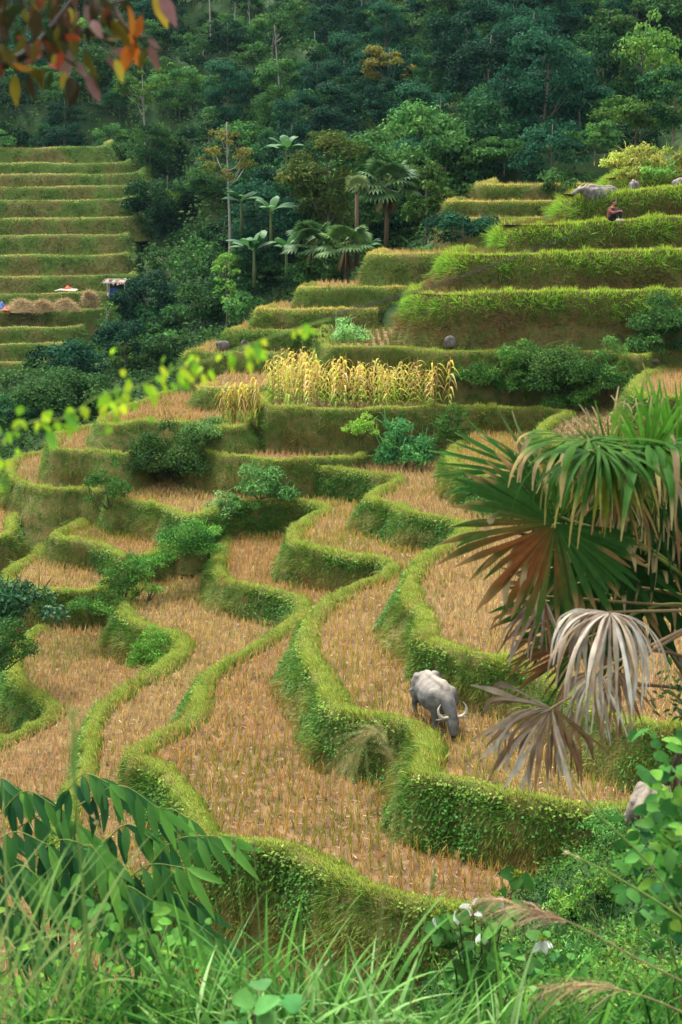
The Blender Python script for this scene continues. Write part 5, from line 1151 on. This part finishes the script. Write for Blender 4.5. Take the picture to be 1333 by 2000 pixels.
for (x, y, d) in ((150,1575,8.0),(120,1560,8.1),(285,1700,7.9),(60,1680,8.0),(110,1720,7.8),(-20,1740,7.9),(180,1790,7.7),(250,1800,8.0)):
    c = crom([gb+rng.normal(0, .12, 3)*[1, 1, 0]-[0, 0, .4], gb*.5+D(x, y, d)*.5+[0, 0, .08], D(x, y, d)], .08); tube(mb, c, np.linspace(.016, .006, len(c)), (.07, .10, .03), 7)
mb.build('stems', M_stem, bamb)
# ---- clumps of tall grass
def grass_clump(label, px, py, d, n, Lr, cols, wid=.011, spreadx=.25, arch=.6, up=1., name='grass_clump', lean=(0, 0, 0)):
    n = int(n*1.7); wid *= 1.25; root = D(px, py, d); base = root+np.clip(rng.normal(0, 1, (n, 3)), -1.7, 1.7)*[spreadx, .15, .03]; az = rng.uniform(0, 6.28, n); o_ = rng.uniform(.08, .6, n)
    dv = np.stack([np.cos(az)*o_, np.sin(az)*o_, np.full(n, up)], 1)+np.array(lean)
    n_ = n; mb = MB(); L = rng.uniform(*Lr, n)
    blades(mb, base, dv, L, wid*rng.uniform(.6, 1.4, n), jit(mixc(cols, rng.random(n)), .15), np.stack([np.cos(az)*.35, np.sin(az)*.35, np.full(n, -arch)], 1)*rng.uniform(.3, 1.25, (n, 1)), 8, nrm(np.stack([-np.sin(az), np.cos(az), rng.normal(0, .4, n)], 1)))
    o = mb.build(name, M_near, origin=root); return tag(o, label, 'grass')
PG = [(.05, .16, .02), (.14, .31, .06), (.28, .45, .16)]; SG = [(.014, .065, .010), (.045, .16, .02), (.13, .31, .04)]
grass_clump('pale green arching grass clump at the bottom centre', 600, 2090, 4.9, 100, (.40, .78), PG, .013, .26, .5)
grass_clump('pale grass clump leaning right of the bottom centre', 770, 2110, 4.8, 60, (.35, .62), PG, .012, .25, .6)
grass_clump('dense green grass at the bottom left of the pale clump', 430, 2080, 5.0, 90, (.42, .74), SG, .012, .30, .5)
grass_clump('tall rough grass at the bottom left corner', 90, 2090, 5.0, 80, (.35, .66), SG, .012, .40, .45)
grass_clump('rough grass in front of the bamboo at the lower left', 270, 2070, 5.2, 80, (.36, .70), SG, .011, .35, .4)
DGS = [(.012, .06, .012), (.03, .12, .02), (.07, .2, .03)]
grass_clump('dark dense grass behind the pale clumps along the bottom', 520, 2130, 6.2, 120, (.5, .95), DGS, .012, .55, .5)
grass_clump('dark dense grass under the bamboo at the left bottom', 130, 2120, 6.4, 150, (.5, .95), DGS, .013, .6, .5)
grass_clump('dark long grass between the bamboo and the pale clump', 340, 2090, 5.9, 100, (.5, .9), DGS, .012, .4, .5)
grass_clump('dark grass low under the white flowers', 860, 2130, 6.4, 110, (.4, .8), DGS, .012, .5, .5)
grass_clump('thin grass clump beneath the white flowering shrub', 960, 2110, 5.2, 60, (.3, .6), SG, .011, .3, .5)
grass_clump('grass clump in the bottom right corner', 1240, 2090, 5.0, 90, (.3, .7), SG, .011, .35, .5)
grass_clump('wispy grass at the left edge above the bamboo', 10, 1990, 3.6, 34, (.45, .72), [(.10, .2, .04), (.2, .27, .08)], .007, .15, .35)
# stalks with seed heads
def stalk(label, pts, d, r_=.003, col=(.18, .26, .06), head=None, name='grass_stalk', hl=.12, hn=90, hcol=(.42, .3, .16), hw=.02):
    P3 = [D(x, y, d+k*.02) for k, (x, y) in enumerate(pts)]; c = crom(P3, .03); rt = empty(name, P3[0], label, 'grass stalk'); mb = MB(); tube(mb, c-P3[0], np.linspace(r_, r_*.5, len(c)), col, 6); mb.build('stem', M_stem, rt)
    if head:
        tg = nrm(np.gradient(c, axis=0)); arc = np.cumsum(np.linalg.norm(np.gradient(c, axis=0), axis=1)); sel = np.where(arc > arc[-1]-hl)[0]; k = sel[rng.integers(0, len(sel), hn)]
        mb = MB(); blades(mb, c[k]-P3[0]+rng.normal(0, .002, (hn, 3)), tg[k]+rng.normal(0, .33 if head == 'plume' else .22, (hn, 3)), rng.uniform(.4, 1, hn)*hw*(4.2 if head == 'plume' else 2.2), hw*(.04 if head == 'plume' else .22), jit(np.tile(hcol, (hn, 1)), .2), np.tile(DOWN*(.55 if head == 'plume' else .3), (hn, 1)), 3); mb.build('seed_head', M_straw, rt)
    return rt
stalk('thin upright grass stalk left of the pale clump', ((505,2050),(480,1860),(458,1648)), 4.8, head='y', hl=.06, hcol=(.25, .3, .1))
stalk('second thin upright stalk beside the first, nearer the middle', ((525,2050),(510,1850),(496,1655)), 4.8, head='y', hl=.06, hcol=(.25, .3, .1))
stalk('slanting stalk with a tan seed tip above the bamboo', ((360,1990),(270,1790),(185,1598)), 5.0, .005, (.14, .24, .05), 'y', hl=.12, hcol=(.5, .36, .16), hw=.016)
stalk('slender stalk leaning right above the bottom centre', ((790,2030),(815,1880),(850,1705)), 4.8, .003, head='y', hl=.08, hcol=(.25, .3, .1))
stalk('long stalk slanting from the hanging dead frond to the right edge', ((1390,1880),(1270,1690),(1150,1570),(1105,1490)), 4.2, .005, (.16, .24, .05), 'y', hl=.2, hcol=(.42, .36, .16), hw=.012)
stalk('low slanting stalk with a pale tip across the lower right', ((1420,1850),(1290,1765),(1190,1705),(1112,1667)), 4.4, .0055, (.16, .23, .05), 'y', hl=.07, hcol=(.6, .5, .3), hw=.010)
stalk('soft seed head on a long blurred stalk before the front bank', ((725,2010),(750,1750),(775,1520),(740,1430),(690,1470)), 3.0, .0022, (.2, .22, .07), 'plume', hl=.16, hn=80, hcol=(.40, .34, .14), hw=.035)
stalk('blurred grass head rising at the left before the lower fields', ((175,1900),(160,1700),(146,1540),(143,1410)), 2.4, .004, (.14, .24, .05), 'plume', hl=.14, hn=140, hcol=(.22, .3, .08), hw=.022)
stalk('feathery reddish plume drooping beside the white flowers', ((1420,1960),(1250,1875),(1110,1800),(975,1758)), 4.3, .004, (.24, .2, .08), 'plume', hl=.26, hn=110, hcol=(.44, .25, .17), hw=.05, name='reed_plume')
stalk('second reddish plume low in the bottom right', ((1400,2010),(1270,1950),(1160,1925),(1090,1930)), 4.6, .004, (.24, .2, .08), 'plume', hl=.24, hn=95, hcol=(.36, .24, .13), hw=.055, name='reed_plume')
stalk('dark slack stem crossing in front of the spur steps', ((640,622),(700,602),(870,552),(1010,500),(1175,440)), 2.6, .0022, (.03, .025, .02), name='dark_stem')
# ---- white flowering shrub
fl = empty('flowering_shrub', (0, 0, 0), 'leafy shrub with hanging white leaf like bracts at the bottom right of centre', 'shrub'); sm = MB(); lf = MB()
r0 = D(930, 2090, 8.4)
FLW = [(853,1800),(880,1795),(942,1772),(946,1832),(1010,1722),(970,1765),(895,1790),(1060,1850),(925,1790)]
for (x, y) in FLW:
    tip = D(x, y-14, 8.2+rng.normal(0, .1)); c = crom([r0+rng.normal(0, .1, 3)*[1, 1, 0], (r0+tip)/2+[0, 0, .1], tip], .08); tube(sm, c, np.linspace(.010, .004, len(c)), (.10, .12, .04), 6)
    m = 3; ax = nrm(DOWN+rng.normal(0, .45, (m, 3))); wb = MB(); ovate(wb, np.tile(tip, (m, 1)), ax, TOWARD+rng.normal(0, .3, (m, 3)), 34/F*8.2*rng.uniform(.8, 1.15, m), 18/F*8.2, (.86, .87, .82), .15)
    o = wb.build('white_bract', M_near, fl)
    yb = MB(); k = 26; ovate(yb, np.tile(tip, (k, 1))+rng.normal(0, .011, (k, 3)), rng.normal(0, 1, (k, 3))+[0, 0, 1], rng.normal(0, 1, (k, 3)), .03, .014, jit(np.tile((.22, .28, .03), (k, 1)), .2), seg=3, shape=[.1, 1, .8, 0]); yb.build('floret', M_near, fl)
    k = 9; bs = c[rng.integers(len(c)//2, len(c), k)]; ax = rng.normal(0, 1, (k, 3))*[1, 1, .3]+[0, -.3, -.15]; ovate(lf, bs, ax, np.tile((0, -.45, 1.), (k, 1))+rng.normal(0, .3, (k, 3)), 48/F*8.6*rng.uniform(.7, 1.3, k), 30/F*8.6, jit(mixc([(.03, .11, .02), (.06, .18, .03), (.11, .25, .05)], rng.random(k)), .15))
sm.build('stems', M_stem, fl); lf.build('leaves', M_near, fl)
# ---- leafy bushes near the camera
def leafbush(label, pts, n, Lp, cols, name='leafy_bush', ww=.62, root=None, spread=.10, mat=None, stems=True, cat='bush'):
    rt = empty(name, (0, 0, 0), label, cat); lf = MB(); sm = MB(); root = D(*root) if root else None
    for (x, y, d) in pts:
        c0 = D(x, y, d)
        if root is not None: cc = crom([root, (root+c0)/2+[0, 0, .12], c0], .1); tube(sm, cc, np.linspace(.012, .004, len(cc)), (.09, .09, .04), 6)
        b = c0+rng.normal(0, spread, (n, 3)); ax = rng.normal(0, 1, (n, 3))*[1, 1, .4]+[0, -.3, -.25]
        ovate(lf, b, ax, np.tile((0, -.7, 1.), (n, 1))+rng.normal(0, .4, (n, 3)), Lp/F*d*rng.uniform(.55, 1.25, n), Lp*ww/F*d, jit(mixc(cols, np.clip(rng.normal(.5, .3)+rng.normal(0, .2, n), 0, 1)), .15))
    lf.build('leaves', mat or M_near, rt)
    if root is not None: sm.build('stems', M_stem, rt)
    return rt
RB = [(.03, .12, .03), (.07, .22, .04), (.13, .33, .06), (.25, .43, .05)]
leafbush('broad leaved bush at the right edge in front of the brown buffalo', [(1345,1520,5.2),(1350,1565,5.1),(1360,1610,5.3),(1330,1655,5.2),(1330,1690,5.0),(1340,1730,5.1),(1300,1710,5.4),(1305,1665,5.6),(1360,1480,5.3),(1320,1760,5.1),(1345,1800,5.0),(1350,1590,5.4)], 30, 44, [(.02, .08, .025), (.04, .15, .03), (.08, .24, .04), (.2, .36, .04)], root=(1430,2050,5.2))
leafbush('fern like light green plant below the broad leaved bush', [(1260,1700,5.6),(1235,1690,5.7),(1275,1730,5.5)], 22, 26, [(.08, .22, .03), (.14, .32, .04)], name='fern', ww=.3, root=(1330,1800,5.5), spread=.06, cat='fern')
leafbush('leafy weeds along the bottom left edge', [(30,1960,5.6),(90,1930,5.8),(160,1950,5.6),(230,1940,5.6),(60,1990,5.2),(130,1990,5.2),(200,1990,5.2),(0,1920,6)], 16, 40, [(.07, .2, .03), (.13, .3, .04), (.22, .38, .05)], ww=.4, root=(120,2120,5.4), spread=.14)
leafbush('round leaved weed among the pale grass at the bottom centre', [(520,1950,4.4),(525,1985,4.3),(490,1990,4.4)], 4, 60, [(.06, .2, .05), (.10, .27, .06)], ww=.9, root=(510,2090,4.4), spread=.05)
leafbush('weeds with small oval leaves between the grass clumps', [(190,1830,6.3),(175,1790,6.4),(320,1880,6.0),(350,1850,6.1),(240,1860,6.2),(330,1800,6.4),(410,1900,6.1)], 12, 36, [(.06, .2, .03), (.12, .3, .04)], root=(280,2060,6.2), spread=.08)
leafbush('heart leaved weeds low in the bottom right', [(1010,1900,8.8),(980,1940,8.6),(1040,1950,8.4),(1080,1910,8.8),(900,1930,9),(1150,1970,6.4),(1210,1940,6.4)], 12, 30, RB, root=(1020,2100,7.4), spread=.16)
leafbush('slender branches with small leaves crossing the right edge', [(1290,1345,7.0),(1310,1365,7.0),(1320,1400,6.9),(1330,1300,7.1)], 14, 22, [(.02, .07, .02), (.05, .13, .03)], root=(1400,1500,7.0), spread=.07, ww=.35)
# ---- vine with light leaves crossing in front of the left terraces
vine = empty('vine', (0, 0, 0), 'yellow green leafy vine trailing across the left, close to the camera', 'vine'); vp = [(-60,905),(0,865),(60,825),(130,815),(190,775),(270,755),(330,725),(400,705),(470,680),(560,648),(650,622)]
c = crom([D(x, y, 2.55) for x, y in vp], .01); mb = MB(); tube(mb, c, .0016, (.22, .34, .05), 6); mb.build('stem', M_stem, vine)
lf = MB()
for (x0, x1, n, sp_) in ((-40,45,20,24),(70,130,12,14),(128,170,7,14),(195,262,24,26),(280,340,15,24),(350,415,20,18),(430,462,5,10),(485,530,10,13),(575,612,6,8)):
    for k in range(n):
        x = rng.uniform(x0, x1); y = np.interp(x, [p[0] for p in vp], [p[1] for p in vp])+rng.normal(6, sp_)
        ovate(lf, D(x, y, 2.5+rng.normal(0, .05)), pxv(rng.normal(.15, .6), 1, rng.normal(0, .3)), TOWARD+rng.normal(0, .5, 3)+[0, 0, .5], rng.uniform(12, 29)/F*2.5, rng.uniform(8, 18)/F*2.5, jit(mixc([(.13, .34, .02), (.30, .52, .03), (.48, .56, .03)], [rng.random()]), .1), .3)
for (x, y, a, L_) in ((128,800,.7,46),(95,840,.35,42),(500,668,.2,34)):
    ovate(lf, D(x, y, 2.45), pxv(a, 1, -.2), TOWARD+[0, 0, .6], L_/F*2.45, L_*.5/F*2.45, (.14, .34, .04), .35)
lf.build('leaves', M_near, vine)
# ---- branch with red leaves hanging into the top left corner
br_ = empty('red_leaved_branch', (0, 0, 0), 'branch with red, orange and grey pink leaves hanging into the top left corner', 'branch'); sm = MB()
tube(sm, crom([D(x, y, 3.0) for x, y in ((190,-60),(150,-5),(112,45),(70,92),(28,118),(-40,150))], .02), np.linspace(.0085, .006, 34)[0], (.035, .025, .02), 8)
for pp in (((150,-5),(200,10),(262,70),(268,95)), ((112,45),(150,60),(225,85)), ((28,118),(35,140)), ((70,92),(120,110),(150,130)), ((200,10),(280,-10),(320,-30)), ((112,45),(120,80),(128,100)), ((262,70),(300,75))):
    tube(sm, crom([D(x, y, 2.98) for x, y in pp], .02), .003, (.06, .04, .025), 6)
sm.build('twigs', M_stem, br_)
RED = (.30, .05, .02); ORA = (.55, .16, .02); OLI = (.12, .10, .015); PNK = (.26, .145, .125); DRK = (.05, .035, .015); YEL = (.34, .27, .03); DKG = (.03, .045, .012)
LV = [(35,0,100,60,DRK),(10,5,200,50,DKG),(50,10,150,55,DKG),(75,15,100,70,DRK),(110,5,95,75,DRK),(120,30,80,70,DRK),(138,15,105,50,YEL),(150,20,95,60,OLI),(165,10,60,70,PNK),(180,40,60,55,PNK),(200,15,60,60,PNK),(215,40,50,70,OLI),(225,5,70,60,PNK),(262,80,110,80,ORA),(255,70,75,62,ORA),(258,85,235,58,ORA),(265,75,285,55,(.5,.14,.02)),(250,10,80,70,(.5,.18,.02)),(305,-20,75,80,YEL),(315,-10,65,75,PNK),(290,90,65,55,PNK),(285,95,110,50,OLI),(290,75,45,35,PNK),(240,75,190,40,OLI),(210,110,50,45,PNK),(225,115,70,48,YEL),(255,105,190,45,PNK),
      (195,90,35,30,PNK),(130,65,70,28,RED),(160,75,195,38,RED),(135,95,100,75,PNK),(150,120,60,50,PNK),(165,95,70,65,OLI),(178,130,75,55,OLI),(170,145,65,62,PNK),(120,100,100,40,RED),(108,105,95,28,YEL),(95,125,30,28,RED),(85,130,95,52,OLI),(100,140,100,40,DKG),(128,140,100,40,YEL),(140,150,90,66,DRK),(150,160,100,60,DRK),(30,72,10,26,RED),(0,85,60,62,OLI),(-5,105,40,60,PNK),(25,125,20,50,(.28,.12,.02)),(50,125,330,42,(.4,.1,.06)),(55,140,80,66,DRK),(32,145,95,68,(.24,.19,.02)),(0,120,100,50,RED),(62,130,60,50,OLI),(20,100,70,50,OLI),(90,60,100,60,DKG),(60,50,130,55,DKG),(105,50,85,70,DRK),(30,30,120,45,DKG),(140,60,80,55,OLI),(180,20,80,60,DRK),(5,30,90,55,DRK)]
for k in range(85):
    x = rng.uniform(-10, 250); LV.append((x, rng.uniform(-25, 128-.33*x), rng.uniform(40, 130), rng.uniform(28, 48), [DRK, DKG, OLI, DRK, (.16, .05, .02), (.10, .05, .03)][k % 6]))
for (x, y, a, L_, cc) in LV:
    lf = MB(); a = R(a); ovate(lf, D(x, y, 2.95+rng.normal(0, .06)), pxv(math.cos(a), math.sin(a), rng.normal(0, .25)), TOWARD+rng.normal(0, .55, 3), L_*.9/F*2.95, L_*.36/F*2.95, jit(np.array([cc])*(.9 if cc in (ORA, YEL) else .72), .12), .15, 7, .35)
    lf.build('leaf', M_near, br_)
# ---- ground cover of the near slope and of the right bank
pts = []
while len(pts) < 10500:
    x, y = rng.uniform(1.2, 13), rng.uniform(6, 25); pts.append((x, y))
pts = np.array(pts); z = ground(pts); p3 = np.column_stack([pts, z]); keep = inframe(p3, 420)
for t in TER[:5]:
    ins = pip(pts, t['poly']) & (z < t['zf']); keep &= ~ins
p3 = p3[keep]
def creeping(name, label, p3, leaf, per, cols, h, spread, mat=M_near):
    mb = MB(); n = len(p3)*per; p = np.repeat(p3, per, 0)+rng.normal(0, 1, (n, 3))*[spread, spread, 0]; p[:, 2] += np.abs(rng.normal(0, h, n))
    t = np.clip(np.repeat(fbm(p3, .9, 9)*2.6-.85, per)+rng.normal(0, .2, n), 0, 1)
    leaves(mb, p, nrm(rng.normal(0, .5, (n, 3))+[0, -.35, 1]), leaf*rng.uniform(.5, 1.5, n), leaf*.62, jit(mixc(cols, t), .22))
    k = rng.random(len(p3)) < .4; q = np.repeat(p3[k], 5, 0)+rng.normal(0, 1, (k.sum()*5, 3))*[spread, spread, 0]; dv = rng.normal(0, .45, (len(q), 3)); dv[:, 2] = 1
    blades(mb, q, dv, rng.uniform(.15, .42, len(q)), .011, jit(mixc([(.06, .17, .02), (.12, .26, .04), (.24, .25, .06)], rng.random(len(q))), .2), rng.normal(0, .25, (len(q), 3))-[0, 0, .2], 3)
    return tag(mb.build(name, mat), label, 'ground cover', None, 'stuff')
creeping('ground_cover', 'low creeping green plants covering the bank at the lower right', p3, .06, 16, [(.012, .055, .012), (.035, .12, .02), (.07, .20, .028), (.12, .26, .035), (.22, .30, .06)], .10, .13)
pts = np.column_stack([rng.uniform(-5, 3.2, 9000), rng.uniform(2.6, 17, 9000)]); p3 = np.column_stack([pts, ground(pts)]); p3 = p3[inframe(p3, 250)]
creeping('slope_weeds', 'rough weeds covering the near slope along the bottom', p3, .07, 12, [(.015, .06, .012), (.035, .12, .018), (.08, .20, .03)], .09, .10)

for lab, px, py, d, cols in (('rough leafy clump on the right bank above the reddish plume', 1170, 1740, 19.2, LT), ('dark leafy clump on the right bank near the big bush', 1230, 1660, 20.5, MD), ('pale weed clump at the foot of the right bank', 1110, 1790, 19.0, LT), ('dark weed clump low on the right bank', 1060, 1850, 17.6, DK), ('weed clump left of the brown buffalo', 1180, 1632, 22.0, MD), ('leafy clump at the end of the front stubble field', 1120, 1745, 20.8, MD), ('shaggy clump in the lower right between the plumes', 1150, 1880, 15.6, MD)):
    shrub(lab, px, py, 110, 60, cols, d=d, nc=16, leaf=.06, name='weed_clump', cat='weeds')

frond(palm, D(1262, 905, 6.9), pxv(.05, -1, -.15), px_(150, 6.9), R(40), 16, cgreen((.07, .2, .02), (.34, .28, .12), .85), droop=.12, split=.45, origin=pc, broken=.2)
for (x, y, d, dx, dy, sp, ln) in ((1570, 1060, 7.7, 1, -.2, 75, 210), (1520, 930, 7.9, .6, -.8, 70, 200), (1590, 1230, 7.5, .9, .5, 75, 200), (1450, 1000, 8.1, .3, -.9, 60, 170)):
    frond(palm, D(x, y, d), pxv(dx, dy, .1), px_(ln, d), R(sp), 32, cgreen((.035, .11, .015), (.3, .24, .09), .78), droop=.8, split=.5, origin=pc, broken=.15)
